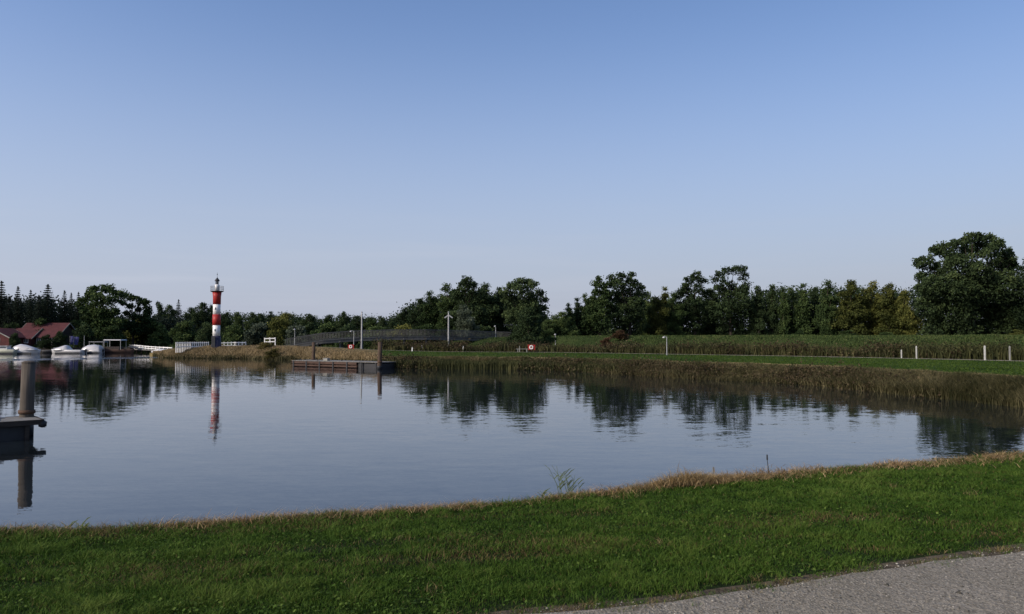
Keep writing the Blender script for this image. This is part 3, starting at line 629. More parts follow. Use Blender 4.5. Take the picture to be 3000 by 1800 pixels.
# --- round headed pair on the right
custom_tree('broadleaf_tree', 2140, 190, [(2108,805,15),(2095,822,12),(2130,795,15),(2150,795,15),(2172,797,17),(2184,815,14),(2188,838,13),(2120,828,13),(2140,850,24),(2175,858,22),(2110,860,24),(2150,890,38),(2110,920,38),(2170,920,38),(2140,960,40)], 12500, 'leaf_dark',
    'tall dark tree with a knobbly crown and sky holes, highest left of the huge oak', seed=13, gap=.55, sub=1.2)
custom_tree('broadleaf_tree', 2035, 192, [(2042,812,17),(2022,822,16),(2008,840,14),(2056,826,14),(1990,862,18),(2050,850,18),(2020,862,20),(2070,870,20),(2030,900,34),(1995,910,30),(2070,915,32),(2030,955,40)], 11500, 'leaf_dark',
    'dark tree with a sloping left side, just left of the knobbly crowned one', seed=14, gap=.6, sub=1.2)
# --- the broad pair left of them
custom_tree('broadleaf_tree', 1845, 185, [(1795,815,12),(1820,812,14),(1852,808,10),(1850,830,20),(1868,845,18),(1815,838,22),(1785,835,14),(1878,870,18),(1838,870,30),(1800,880,30),(1865,905,34),(1815,930,40),(1860,955,38)], 13500, 'leaf_dark',
    'broad dark tree with a spiky top above the reddish dike shrub', seed=15, sub=1.2)
custom_tree('broadleaf_tree', 1757, 183, [(1757,820,9),(1750,836,12),(1768,840,12),(1748,860,16),(1775,865,18),(1735,885,18),(1765,900,26),(1730,915,24),(1760,945,34),(1720,955,28)], 9500, 'leaf_mid',
    'slim tree with a pointed left shoulder joined to the broad spiky topped tree', seed=16, sub=1.2)
# --- the middle group
custom_tree('broadleaf_tree', 1540, 178, [(1500,838,16),(1522,826,14),(1545,830,13),(1562,838,13),(1580,860,14),(1592,880,12),(1590,903,9),(1487,862,18),(1530,855,26),(1560,875,20),(1500,890,28),(1545,905,30),(1575,925,18),(1510,935,36),(1560,960,34)], 12500, 'leaf_dark',
    'rounded dark tree with ragged right edge, rightmost of the middle group', seed=17, gap=.62, sub=1.2)
custom_tree('broadleaf_tree', 1365, 185, [(1365,828,16),(1352,842,14),(1382,842,14),(1392,835,8),(1365,865,24),(1395,870,20),(1335,868,20),(1370,905,34),(1335,930,30),(1400,925,30),(1370,965,36)], 11500, 'leaf_dark',
    'tallest domed tree of the middle group, behind the footbridge', seed=18, sub=1.2)
custom_tree('broadleaf_tree', 300, 165, [(262,868,18),(275,852,14),(300,848,16),(328,854,16),(350,866,14),(245,890,20),(285,885,26),(320,885,18),(350,885,9),(265,925,30),(300,930,30),(335,915,14),(250,965,34),(300,970,36),(340,955,22)], 12500, 'leaf_mid',
    'large domed broadleaf tree to the right of the firs behind the harbour', seed=19, sub=1.2)
custom_tree('broadleaf_tree', 390, 170, [(362,868,10),(385,875,12),(410,884,14),(425,892,12),(360,890,8),(383,900,9),(405,908,10),(430,912,14),(372,920,9),(395,930,11),(425,938,18),(370,950,12),(400,965,24),(440,960,22)], 6200, 'leaf_mid',
    'thin crowned tree with sky showing through, beside the large domed harbour tree', seed=20, gap=.5, sub=1.0)
T = [
 # name, px, top, width, D, style, idx, mat, label
 ('fir_tree', 2, 824, 70, 160, 'conifer', 0, 'needle', 'tall black fir cut by the left frame edge'),
 ('fir_tree', 50, 840, 62, 164, 'conifer', 1, 'needle', 'dark fir second from the left frame edge, above the small red gable'),
 ('fir_tree', 88, 850, 50, 162, 'conifer', 2, 'needle', 'thin spired fir above the long low red roof'),
 ('fir_tree', 138, 834, 78, 160, 'conifer', 0, 'needle', 'tallest fir with a sharp spire above the brighter red roof'),
 ('fir_tree', 187, 852, 58, 166, 'conifer', 1, 'needle', 'blunt fir just right of the sharp spired one'),
 ('fir_tree', 207, 858, 46, 170, 'conifer', 2, 'needle', 'small fir tucked between the blunt fir and the domed tree'),
 ('fir_tree', 228, 856, 40, 172, 'conifer', 0, 'needle', 'slender fir touching the left side of the large domed tree'),
 ('fir_tree', 522, 878, 46, 215, 'conifer', 1, 'needle', 'single pointed fir left of the lighthouse'),
 ('fir_tree', 25, 868, 60, 158, 'conifer', 2, 'needle', 'short fir between the two leftmost tall firs'),
 ('fir_tree', 112, 865, 55, 158, 'conifer', 1, 'needle', 'short fir left of the tallest sharp spired fir'),
 ('broadleaf_tree', 463, 882, 48, 200, 'round', 0, 'leaf_dark', 'round headed dark tree left of the single pointed fir'),
 ('broadleaf_tree', 492, 893, 64, 205, 'round', 1, 'leaf_dark', 'low round tree directly left of the single pointed fir'),
 ('broadleaf_tree', 560, 902, 56, 205, 'round', 2, 'leaf_dark', 'small dark tree right of the single pointed fir'),
 ('broadleaf_tree', 592, 888, 70, 200, 'round', 3, 'leaf_dark', 'dark round tree just left of the lighthouse shaft'),
 ('broadleaf_tree', 622, 893, 50, 210, 'round', 4, 'leaf_dark', 'dark tree partly behind the lighthouse shaft'),
 ('broadleaf_tree', 664, 914, 54, 240, 'round', 0, 'leaf_dark', 'dark tree immediately right of the lighthouse shaft'),
 ('broadleaf_tree', 693, 914, 46, 250, 'round', 1, 'leaf_mid', 'second tree to the right of the lighthouse, ragged top'),
 ('broadleaf_tree', 737, 916, 58, 250, 'round', 2, 'leaf_dark', 'wide low domed tree, third to the right of the lighthouse'),
 ('broadleaf_tree', 762, 921, 44, 260, 'round', 3, 'leaf_dark', 'low tree right of the wide low dome behind the spit'),
 ('broadleaf_tree', 792, 914, 44, 255, 'spire', 0, 'leaf_dark', 'dark pointed tree above the short white rail'),
 ('broadleaf_tree', 838, 916, 82, 245, 'round', 4, 'leaf_olive', 'broad olive domed tree right of the short white rail'),
 ('broadleaf_tree', 905, 919, 78, 250, 'round', 0, 'leaf_dark', 'dark domed tree above the left end of the footbridge'),
 ('broadleaf_tree', 966, 922, 60, 270, 'round', 1, 'leaf_mid', 'lower round tree left of the first white mast, beyond the sky notch'),
 ('broadleaf_tree', 1005, 914, 54, 265, 'round', 2, 'leaf_dark', 'higher round tree shortly left of the first white mast'),
 ('broadleaf_tree', 1046, 926, 60, 290, 'round', 3, 'leaf_dark', 'distant tree behind the first white mast'),
 ('broadleaf_tree', 1085, 928, 50, 290, 'round', 4, 'leaf_mid', 'distant tree right of the first white mast'),
 ('broadleaf_tree', 1115, 926, 50, 285, 'round', 0, 'leaf_dark', 'distant round tree halfway from the first mast to the middle group'),
 ('broadleaf_tree', 1148, 934, 50, 275, 'round', 1, 'leaf_dark', 'lowest distant tree at the left foot of the middle group'),
 ('broadleaf_tree', 1184, 905, 54, 205, 'tall', 0, 'leaf_dark', 'small leftmost tree of the middle group'),
 ('broadleaf_tree', 1228, 876, 60, 200, 'tall', 1, 'leaf_dark', 'pointed tree second from the left in the middle group'),
 ('broadleaf_tree', 1262, 855, 64, 195, 'tall', 2, 'leaf_mid', 'tree third from the left in the middle group, steep left flank'),
 ('broadleaf_tree', 1314, 832, 78, 192, 'tall', 3, 'leaf_mid', 'olive topped tree behind the mast with cross arms'),
 ('broadleaf_tree', 1420, 832, 84, 195, 'tall', 0, 'leaf_dark', 'wide dark tree right of the tallest dome in the middle group'),
 ('broadleaf_tree', 1460, 843, 56, 198, 'tall', 1, 'leaf_dark', 'lower tree filling the dip in the middle group'),
 ('willow_tree', 1362, 893, 72, 152, 'open', 0, 'leaf_grey', 'pale grey green willow behind the footbridge, right of the armed mast'),
 ('broadleaf_tree', 1606, 938, 60, 170, 'round', 2, 'leaf_mid', 'low green tree in the sky gap between middle and right woods'),
 ('broadleaf_tree', 1645, 915, 74, 172, 'round', 3, 'leaf_mid', 'rounded green tree at the left end of the right hand wood'),
 ('broadleaf_tree', 1668, 890, 40, 182, 'spire', 1, 'leaf_mid', 'thin wispy tree at the left end of the right hand wood'),
 ('broadleaf_tree', 1693, 874, 36, 184, 'spire', 2, 'leaf_dark', 'spiky slender tree left of the slim pointed shoulder tree'),
 ('broadleaf_tree', 1716, 862, 46, 186, 'tall', 2, 'leaf_mid', 'tree wedged between the spiky slender one and the slim one'),
 ('broadleaf_tree', 1905, 855, 56, 195, 'tall', 3, 'leaf_mid', 'medium tree in the dip right of the broad spiky topped tree'),
 ('birch_tree', 1950, 842, 44, 192, 'spire', 0, 'leaf_olive', 'small pointed olive tree above the dike lamp post'),
 ('broadleaf_tree', 1925, 868, 60, 188, 'round', 4, 'leaf_olive', 'low olive brown tree left of the pointed olive one'),
 ('broadleaf_tree', 1975, 858, 56, 190, 'tall', 0, 'leaf_mid', 'tree right of the small pointed olive tree'),
 ('broadleaf_tree', 2086, 850, 60, 200, 'tall', 2, 'leaf_dark', 'dark tree between the sloping and the knobbly crowned trees'),
 ('broadleaf_tree', 2218, 839, 60, 190, 'tall', 1, 'leaf_dark', 'first tree right of the knobbly crowned one in the even row'),
 ('broadleaf_tree', 2262, 836, 50, 190, 'spire', 1, 'leaf_dark', 'pointed tree, second in the even row right of the knobbly crown'),
 ('broadleaf_tree', 2298, 842, 40, 188, 'spire', 2, 'leaf_mid', 'narrow tree after the small notch in the even row'),
 ('broadleaf_tree', 2322, 843, 46, 190, 'tall', 3, 'leaf_mid', 'even row tree between the narrow one and the highest tip'),
 ('broadleaf_tree', 2352, 832, 52, 188, 'spire', 0, 'leaf_mid', 'highest pointed tip of the even row'),
 ('broadleaf_tree', 2388, 843, 52, 192, 'tall', 0, 'leaf_dark', 'low dark crown right of the highest tip in the even row'),
 ('broadleaf_tree', 2424, 824, 68, 185, 'tall', 2, 'leaf_mid', 'taller green tree with a thin spire where the even row ends'),
 ('broadleaf_tree', 2492, 822, 84, 182, 'tall', 1, 'leaf_olive', 'leftmost yellowish green tree near the oak'),
 ('broadleaf_tree', 2552, 825, 74, 184, 'tall', 3, 'leaf_olive', 'middle one of the yellowish trees near the oak'),
 ('broadleaf_tree', 2606, 832, 72, 180, 'tall', 0, 'leaf_olive', 'yellowish tree with a sloping top nearing the oak'),
 ('broadleaf_tree', 2655, 850, 64, 178, 'round', 1, 'leaf_olive', 'lowest yellowish tree, against the left side of the oak'),
]
for i, t in enumerate(T):
    nm, px, top, w, D, st, ix, mt, lab = t
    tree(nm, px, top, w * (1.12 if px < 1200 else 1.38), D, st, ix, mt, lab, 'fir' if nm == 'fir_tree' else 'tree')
tree('pine_tree', 1552, 903, 125, 106, 'round', 2, 'leaf_dark', 'dense dark low branched pine right of the bridge end, behind the red stand', 'pine', base=.7)
tree('pine_tree', 1510, 955, 80, 108, 'bush', 1, 'leaf_dark', 'low dark bush left of the dense pine by the bridge end', 'bush', base=.7)
tree('pine_tree', 1602, 968, 70, 110, 'bush', 2, 'leaf_mid', 'low green bush right of the dense pine by the bridge end', 'bush', base=.7)
for o in bpy.data.objects:
    if o.name.startswith('pine_tree') and o.get('category') == 'bush': o.name = 'bush'
B = [
 ('bush', 250, 950, 90, 153, 'bush', 0, 'leaf_dark', 'dark bush below the large domed tree behind the moored boats'),
 ('bush', 330, 958, 100, 158, 'bush', 1, 'leaf_mid', 'green bush behind the flat roofed boat'),
 ('bush', 415, 935, 110, 174, 'bush', 2, 'leaf_olive', 'bright olive bush behind the far pale jetty'),
 ('bush', 470, 950, 100, 170, 'bush', 0, 'leaf_mid', 'green bush behind the left end of the white fence'),
 ('bush', 540, 945, 110, 160, 'bush', 1, 'leaf_mid', 'wide green bush left of the lighthouse behind the white fence'),
 ('bush', 610, 950, 90, 157, 'bush', 2, 'leaf_dark', 'dark bush directly behind the lighthouse foot'),
 ('bush', 680, 955, 100, 152, 'bush', 0, 'leaf_mid', 'green bush behind the white fence right of the lighthouse'),
 ('bush', 745, 950, 110, 151, 'bush', 1, 'leaf_grey', 'grey green bush left of the short white rail'),
 ('bush', 815, 938, 90, 150, 'bush', 2, 'leaf_olive', 'tall olive bush behind the short white rail'),
 ('bush', 875, 955, 90, 149, 'bush', 0, 'leaf_grey', 'grey bush behind the lamp post left of the bridge'),
 ('bush', 945, 950, 110, 149, 'bush', 1, 'leaf_mid', 'green bush behind the left part of the footbridge'),
 ('bush', 1020, 955, 110, 148, 'bush', 2, 'leaf_dark', 'dark bush behind the first white mast'),
 ('bush', 1095, 958, 100, 146, 'bush', 0, 'leaf_mid', 'green bush seen over the footbridge between both masts, left one'),
 ('bush', 1170, 955, 110, 146, 'bush', 1, 'leaf_olive', 'olive bush seen over the footbridge between both masts, middle one'),
 ('bush', 1240, 955, 110, 150, 'bush', 2, 'leaf_mid', 'green bush just left of the armed mast behind the bridge'),
 ('bush', 1310, 962, 110, 154, 'bush', 0, 'leaf_dark', 'dark bush behind the armed mast'),
 ('bush', 1430, 958, 120, 160, 'bush', 1, 'leaf_dark', 'dark bush above the right end of the footbridge'),
 ('bush', 175, 972, 60, 147, 'bush', 0, 'leaf_dark', 'dark bush before the right end of the brightest red roof', ),
 ('bush', 45, 978, 44, 148, 'bush', 1, 'leaf_dark', 'dark bush between the small red gable and the long low roof', ),
 ('bush', 20, 950, 110, 156, 'bush', 1, 'leaf_dark', 'dark bush behind the small red gable at the left edge'),
 ('bush', 125, 940, 100, 158, 'bush', 2, 'leaf_mid', 'green bush above the red roofs, below the tallest fir'),
]
for t in B: tree(t[0], t[1], t[2], t[3], t[4], t[5], t[6], t[7], t[8], 'bush', base=.6)
tree('shrub', 1815, 968, 60, 112, 'bush', 0, 'leaf_red', 'reddish brown shrub growing on the dike crest', 'shrub', base=2.6)
tree('shrub', 1775, 990, 50, 108, 'bush', 1, 'leaf_red', 'low reddish shrub on the dike face left of the crest shrub', 'shrub', base=1.5)
tree('shrub', 2340, 967, 46, 101, 'bush', 1, 'leaf_mid', 'small green shrub on the dike crest below the even tree row', 'shrub', base=2.7)
tree('shrub', 2480, 970, 66, 100, 'bush', 2, 'leaf_mid', 'low spreading shrub on the dike crest below the first yellowish tree', 'shrub', base=2.7)
tree('shrub', 2600, 974, 60, 96, 'bush', 0, 'leaf_mid', 'low green shrub on the dike crest left of the oak', 'shrub', base=2.7)
tree('shrub', 2108, 985, 18, 105, 'bush', 1, 'leaf_dark', 'tiny dark shrub on the dike face', 'shrub', base=2.0)
tree('shrub', 775, 1004, 74, 104, 'bush', 0, 'leaf_yellow', 'yellow green shrub on the spit bank right of the lighthouse', 'shrub', base=.35)
tree('shrub', 800, 1022, 60, 99.5, 'bush', 1, 'leaf_yellow', 'lower ochre shrub at the spit waterline', 'shrub', base=.05)
tree('shrub', 2985, 968, 60, 88, 'bush', 2, 'leaf_olive', 'yellowish shrub on the dike at the right frame edge', 'shrub', base=2.6)

# woodland mass closing the view between and behind the single trees
def wood_mass(name, spec, n, mat, label, seed):
    r = np.random.default_rng(seed); ps, ts, D0, D1 = spec
    m = int(n / 26); px = r.uniform(ps[0], ps[-1], m); D = r.uniform(D0, D1, m); top = np.interp(px, ps, ts)
    zt = CH - (top - HOR) / F * D; z = 1 + (zt - 1.8) * r.random(m) ** .85; z = np.where(r.random(m) < .28, r.uniform(1, 4, m), z)
    c = np.stack([wx(px, D), D, z], 1); ct = np.clip(r.normal(.35, .15, m), 0, 1)
    j = r.integers(0, m, n); P = c[j] + r.normal(size=(n, 3)) * np.array([1.1, 1.1, .9]); P[:, 2] = np.maximum(P[:, 2], 1.0)
    me = leaf_mesh(name, P, np.full(n, .34), np.clip(ct[j] + r.normal(0, .1, n), 0, 1), r); me.materials.append(M[mat])
    tag(link(name, me), label, 'woodland', kind='stuff')
wood_mass('woodland', ([-500, -60, 0, 60, 130, 230, 330, 450, 560], [860, 860, 868, 880, 872, 892, 925, 930, 940], 176, 205), 85000, 'needle', 'dark wooded background behind the harbour firs', 71)
wood_mass('woodland', ([540, 650, 700, 860, 930, 1000, 1120, 1200, 1260], [915, 918, 922, 922, 938, 926, 934, 915, 890], 292, 315), 75000, 'leaf_dark', 'distant low woodland beyond the spit and the footbridge', 72)
wood_mass('woodland', ([1190, 1260, 1330, 1400, 1500, 1570, 1600], [900, 875, 858, 858, 862, 880, 925], 205, 222), 50000, 'leaf_dark', 'dark woodland interior behind the middle group', 73)
wood_mass('woodland', ([1590, 1620, 1700, 1760, 1860, 1900, 1990, 2100, 2200, 2460, 2660, 2800, 3100, 3600], [952, 945, 915, 880, 870, 878, 880, 862, 850, 842, 852, 800, 800, 820], 205, 225), 170000, 'leaf_dark', 'dark woodland interior behind the right hand trees', 74)

def scrub(name, plo, phi, Df, depth, zf, hmax, n, mat, label, seed, thr=.45, leaf=.095):
    r = np.random.default_rng(seed); m = n // 40; px = r.uniform(plo, phi, m); D = Df(px) + r.random(m) * depth; x = wx(px, D)
    g = np.clip((vnoise(x * .22, D * .3, seed) - thr) * 4, 0, 1); k = r.random(m) < g; px, D, x, g = px[k], D[k], x[k], g[k]; m = len(px)
    z = zf(px, D) + hmax * g * r.uniform(.1, 1, m); c = np.stack([x, D, z], 1); ct = np.clip(r.normal(.45, .2, m), 0, 1); j = r.integers(0, m, m * 40)
    P = c[j] + r.normal(size=(len(j), 3)) * np.array([.42, .42, .26])
    me = leaf_mesh(name, P, np.full(len(j), leaf), np.clip(ct[j] + r.normal(0, .12, len(j)), 0, 1), r); me.materials.append(M[mat]); tag(link(name, me), label, 'scrub', kind='stuff')
scrub('scrub', 1100, 4400, lambda p: cF(p) + 2.2, 3.5, canal_z, 1.3, 90000, 'leaf_brown2', 'olive scrub in the belt behind the far footpath', 81, .38)
scrub('scrub', 1100, 4400, lambda p: cF(p) + 1.9, 4, canal_z, 1.25, 110000, 'leaf_brown', 'brownish scrub in the belt behind the far footpath', 82, .30)
scrub('scrub', 1250, 4400, lambda p: cDk(p) - 6.5, 3.5, dike_z, .4, 22000, 'leaf_mid', 'green tufts and brambles on the dike face', 83)
scrub('scrub', 1100, 1760, lambda p: cW(p) - .3, 1.8, lambda p, D: bank_z(p, D) * .8, .25, 16000, 'leaf_brown', 'brown green scrub on the low bank right of the pontoon', 84, .4, .09)
scrub('scrub', 1740, 4400, lambda p: cW(p) - .2, 2.2, lambda p, D: bank_z(p, D) * .8, .35, 42000, 'leaf_brown', 'dark brown undergrowth between the far right reeds', 85, .36, .07)

# ------------------------------------------------------------------ lighthouse
LD = 108.0; lx = wx(634.5, LD)
lh = empty('lighthouse', (lx, LD, 1.5), 'slim red and white banded lighthouse with a navy foot, on the spit', 'lighthouse')
def lz(y): return wz(y, LD) - 1.5
b = MB(); b.lathe((0, 0, 0), [(.72, -.3), (.72, 0), (.69, .12), (.55, lz(985))]); b.build('base', M['navy'], lh, True)
for nm_, y0, y1, r0, r1, mt in (('white_band', 985, 953, .50, .50, 'white'), ('red_band', 953, 922, .55, .55, 'red'), ('white_band', 922, 892, .50, .50, 'white')):
    b = MB(); b.lathe((0, 0, 0), [(r0, lz(y0) + .003), (r1, lz(y1))]); b.build('tower_band', M[mt], lh, True)
b = MB(); b.lathe((0, 0, 0), [(.53, lz(892) + .003), (.54, lz(870)), (.62, lz(857))]); b.build('tower_band', M['red'], lh, True)
b = MB(); b.lathe((0, 0, 0), [(.62, lz(857) + .004), (.88, lz(854.5)), (.90, lz(853))]); gal = b.build('gallery', M['dark'], lh)
b = MB()
for k in range(12):
    t = k * math.pi / 6; b.tube([(.86 * math.cos(t), .86 * math.sin(t), lz(853)), (.86 * math.cos(t), .86 * math.sin(t), lz(839))], .018, 5)
for zz in (lz(839), lz(843.5), lz(848)):
    b.tube([(.86 * math.cos(k * math.pi / 12), .86 * math.sin(k * math.pi / 12), zz) for k in range(25)], .018, 5)
b.build('railing', M['grey'], gal)
b = MB(); b.lathe((0, 0, 0), [(.33, lz(853) + .004), (.33, lz(837)), (.26, lz(834))]); lan = b.build('lantern_room', M['white'], lh, True)
b = MB(); b.lathe((0, 0, 0), [(.13, lz(834)), (.13, lz(824))], 12)
for k in range(6):
    t = k * math.pi / 3; b.tube([(.22 * math.cos(t), .22 * math.sin(t), lz(834)), (.22 * math.cos(t), .22 * math.sin(t), lz(823))], .02, 5)
b.build('lantern', M['dark'], lan)
b = MB(); b.lathe((0, 0, 0), [(.34, lz(824)), (.33, lz(822)), (.20, lz(817.5)), (.08, lz(815)), (.03, lz(813))], 16); b.build('lantern_roof', M['dark'], lan, True)
b = MB(); b.tube([(0, 0, lz(813)), (0, 0, lz(798))], [.025, .012], 5); b.lathe((0, 0, 0), [(.02, lz(806)), (.07, lz(804)), (.02, lz(802))], 8); b.build('finial', M['dark'], lan)
b = MB(); b.box((-.15, -.70, .75), (.5, .08, 1.5)); b.build('door', M['dark'], lh)
for y in (968, 905):
    b = MB(); b.box((0, -.5, lz(y)), (.16, .04, .32)); b.build('window', M['glass'], lh)

# ------------------------------------------------------------------ white fences on the spit
def fence(name, label, pts, nposts, h, rails=(1.0, .55), group=None, mat='white', pw=.09):
    p0 = Vector(pts[0]); r = empty(name, p0, label, 'fence', group); P = [Vector(p) - p0 for p in pts]
    seg = len(P) - 1
    for i in range(nposts):
        t = i / (nposts - 1) * seg; k = min(int(t), seg - 1); q = P[k].lerp(P[k + 1], t - k)
        b = MB(); b.box((q.x, q.y, q.z + h / 2 - .1), (pw, pw, h + .2)); b.box((q.x, q.y, q.z + h + .02), (pw * 1.3, pw * 1.3, .04)); b.build('post', M[mat], r)
    for f in rails:
        b = MB()
        for k in range(seg): b.bar(P[k] + Vector((0, -.06, h * f - .08)), P[k + 1] + Vector((0, -.06, h * f - .08)), .05, .14)
        b.build('rail', M[mat], r)
    return r
fence('picket_fence', 'white railing with many posts left of the lighthouse', [(wx(517, 106), 106, .95), (wx(560, 108), 108, .96), (wx(612, 109.5), 109.5, .97)], 19, 1.2)
fence('picket_fence', 'white railing right of the lighthouse foot', [(wx(647, 109.5), 109.5, 1.35), (wx(684, 110), 110, 1.4), (wx(721, 110), 110, 1.4)], 8, .78, (1.0, .5))
fence('rail_fence', 'short white two rail barrier standing alone right of the yellow green shrub', [(wx(776, 109), 109, 1.55), (wx(807, 109), 109, 1.6)], 3, 1.2, (1.0, .62), pw=.12)
fence('walkway_rail', 'long pale railing of the far jetty left of the spit', [(wx(395, 148), 148, .9), (wx(440, 140), 140, .7), (wx(505, 132), 132, .6)], 12, .55, (1.0, .4))

# ------------------------------------------------------------------ footbridge
BR = [(845, 112.5, 1.60), (880, 113, 1.95), (950, 114, 2.50), (1050, 116, 2.85), (1150, 118, 3.02), (1250, 120, 3.04), (1350, 123, 2.95), (1450, 127, 2.80), (1500, 128, 2.70)]
bp_ = [Vector((wx(p, d), d, z)) for p, d, z in BR]; o0 = bp_[0].copy(); bp_ = [p - o0 for p in bp_]
br = empty('footbridge', o0, 'long low arched grey footbridge crossing behind the far lawn', 'bridge')
def side(p, off, up): return Vector((p.x, p.y + off, p.z + up))
def rib(b, offs, w, h, up):
    for k in range(len(bp_) - 1):
        b.bar(side(bp_[k], offs, up), side(bp_[k + 1], offs, up), w, h)
b = MB(); rib(b, 0, 2.2, .14, -.07); b.build('deck', M['bridge'], br)
for s in (-1.05, 1.05):
    b = MB(); rib(b, s, .14, .42, -.36); b.build('girder', M['bridge'], br)
    b = MB(); rib(b, s, .06, .08, 1.0); rib(b, s, .04, .05, .12)
    b.build('handrail', M['bridge'], br)
    L_ = sum((bp_[k + 1] - bp_[k]).length for k in range(len(bp_) - 1)); b = MB()
    for i in range(int(L_ / .22)):
        t = i * .22; k = 0
        while t > (bp_[k + 1] - bp_[k]).length: t -= (bp_[k + 1] - bp_[k]).length; k += 1
        q = bp_[k].lerp(bp_[k + 1], t / (bp_[k + 1] - bp_[k]).length); b.box((q.x, q.y + s, q.z + .55), (.045, .03, .88))
    b.build('balusters', M['bridge'], br)
for px in (935, 1000, 1060, 1120, 1185, 1250, 1314, 1385, 1440):
    q = Vector((wx(px, 0), 0, 0)); x_ = None
    t = np.interp(px, [v[0] for v in BR], range(len(BR))); k = min(int(t), len(BR) - 2); q = bp_[k].lerp(bp_[k + 1], t - k)
    b = MB(); b.tube([(q.x, q.y - .8, q.z - .5), (q.x, q.y - .8, -3.0)], .12, 8); b.tube([(q.x, q.y + .8, q.z - .5), (q.x, q.y + .8, -3.0)], .12, 8); b.box((q.x, q.y, q.z - .42), (.22, 2.3, .22))
    b.build('pier', M['bridge'], br)
def mast(px, D, ytop, ybot, label, arms):
    z0 = wz(ybot, D); r = empty('mast', (wx(px, D), D, z0), label, 'mast'); h = wz(ytop, D) - z0
    b = MB(); b.tube([(0, 0, -1.5), (0, 0, h * .9), (0, 0, h)], [.13, .10, .07], 8); b.build('pole', M['galv'], r)
    if arms:
        for s in (-1, 1):
            b = MB(); b.bar((0, 0, h - .35), (s * .62, 0, h - .78), .14, .16); b.build('cross_arm', M['galv'], r)
    else:
        b = MB(); b.bar((0, 0, h - .25), (-.3, 0, h - .45), .10, .12); b.build('bracket', M['galv'], r)
    b = MB(); b.lathe((0, 0, h), [(.10, 0), (.11, .12), (.04, .2)], 8); b.build('cap', M['galv'], r)
mast(1060, 113.2, 917, 1010, 'plain pale mast beside the left half of the footbridge', False)
mast(1314, 117.5, 917, 1005, 'pale mast with two drooping cross arms beside the right half of the footbridge', True)

# ------------------------------------------------------------------ lamps, posts, stands on the far lawn
def lamp(px, D, ytop, ybot, label, side_=-1, z0=None, arm=.35, mat='galv', r=.045):
    zb = wz(ybot, D) if z0 is None else z0; h = wz(ytop, D) - zb; o = empty('street_lamp', (wx(px, D), D, zb), label, 'lamp post')
    b = MB(); b.tube([(0, 0, -.3), (0, 0, h * .5), (0, 0, h)], [r * 1.3, r, r * .8], 8); b.build('pole', M[mat], o)
    b = MB(); b.lathe((side_ * arm, 0, h - .08), [(.04, -.09), (.14, -.05), (.15, .03), (.06, .09)], 12); hd = b.build('lamp_head', M['white_clean'], o, True)
    b = MB(); b.tube([(0, 0, h - .1), (side_ * arm * .6, 0, h + .06), (side_ * arm, 0, h + .03)], .025, 6); b.build('arm', M[mat], o)
    return o
lamp(1953, 79, 987, 1042, 'lamp post with a small white head standing alone on the far lawn', -1, arm=.3)
lamp(864, 113, 964, 1012, 'lamp post with a white head left of the bridge ramp', -1, arm=.05)
lamp(1037, 111, 970, 1004, 'lamp post with white head reaching left, just left of the first mast', -1, arm=.45)
lamp(1627, 116, 979, 1004, 'small lamp with a pale head by the dense pine, at the dike end', -1, z0=2.0, arm=.03)
lamp(1452, 126, 955, 990, 'thin pale lamp post at the right end of the footbridge', -1, arm=.12)
def post(px, D, ytop, ybot, w, mat, label):
    zb = wz(ybot, D); h = wz(ytop, D) - zb; o = empty('marker_post', (wx(px, D), D, zb), label, 'post')
    b = MB(); b.box((0, 0, h / 2 - .12), (w, w, h + .2)); b.build('shaft', M[mat], o)
    b = MB(); b.box((0, 0, h + .0), (w * 1.02, w * 1.02, .06), 0, .4); b.build('cap', M[mat], o)
post(2639, 66.5, 1026, 1051, .075, 'offwhite', 'short white post, leftmost of those by the right hand path')
post(2683, 65.5, 1015, 1052, .08, 'offwhite', 'taller white post second from the left by the right hand path')
post(2883, 61, 1014, 1054, .10, 'offwhite', 'thick white post below the middle of the huge oak')
post(2956, 59.5, 1015, 1057, .09, 'concrete', 'thin greyish post nearest the right frame edge')
post(1208, 98, 1019, 1031, .14, 'white', 'short white post on the far lawn, left one of the close pair')
post(1237, 101, 1010, 1028, .11, 'white', 'taller white post, right one of the close pair')
post(1357, 99, 1015, 1031, .11, 'white', 'white post on the far lawn below the grey willow')
post(1522, 96, 1015, 1034, .10, 'concrete', 'thin grey post just left of the red lifebuoy stand')
def buoy_stand(px, D, yb, s, label):
    o = empty('lifebuoy_stand', (wx(px, D), D, wz(yb, D)), label, 'lifebuoy stand')
    b = MB(); b.box((0, 0, .18 * s), (.12 * s, .10 * s, .6 * s)); b.build('post', M['rust'], o)
    b = MB(); b.box((0, 0, .75 * s), (.95 * s, .18 * s, .62 * s)); b.box((0, 0, 1.09 * s), (1.05 * s, .26 * s, .07 * s)); b.build('housing', M['red'], o)
    b = MB(); R = .21 * s; b.tube([(R * math.cos(k * math.pi / 8) - .02, -.13 * s, .78 * s + R * math.sin(k * math.pi / 8)) for k in range(17)], .085 * s, 8, False); b.build('lifebuoy', M['white'], o)
    b = MB(); b.box((0, 0, .03), (1.3 * s, .7 * s, .1)); b.build('footing', M['concrete'], o)
buoy_stand(1557, 95, 1035, .92, 'red stand with a white lifebuoy in front of the dense pine')
buoy_stand(1029, 102, 1030, .8, 'red and white lifebuoy stand under the left half of the footbridge')
o = empty('picnic_table', (wx(1530, 94.5), 94.5, 1.0), 'low grey bench and table left of the red lifebuoy stand', 'bench')
b = MB(); b.box((0, 0, .42), (1.5, .35, .06)); b.build('seat', M['concrete'], o)
for s in (-.55, .55):
    b = MB(); b.box((s, 0, .2), (.1, .32, .38)); b.build('leg', M['concrete'], o)
o.name = 'bench'; o['label'] = 'low grey bench left of the red lifebuoy stand'

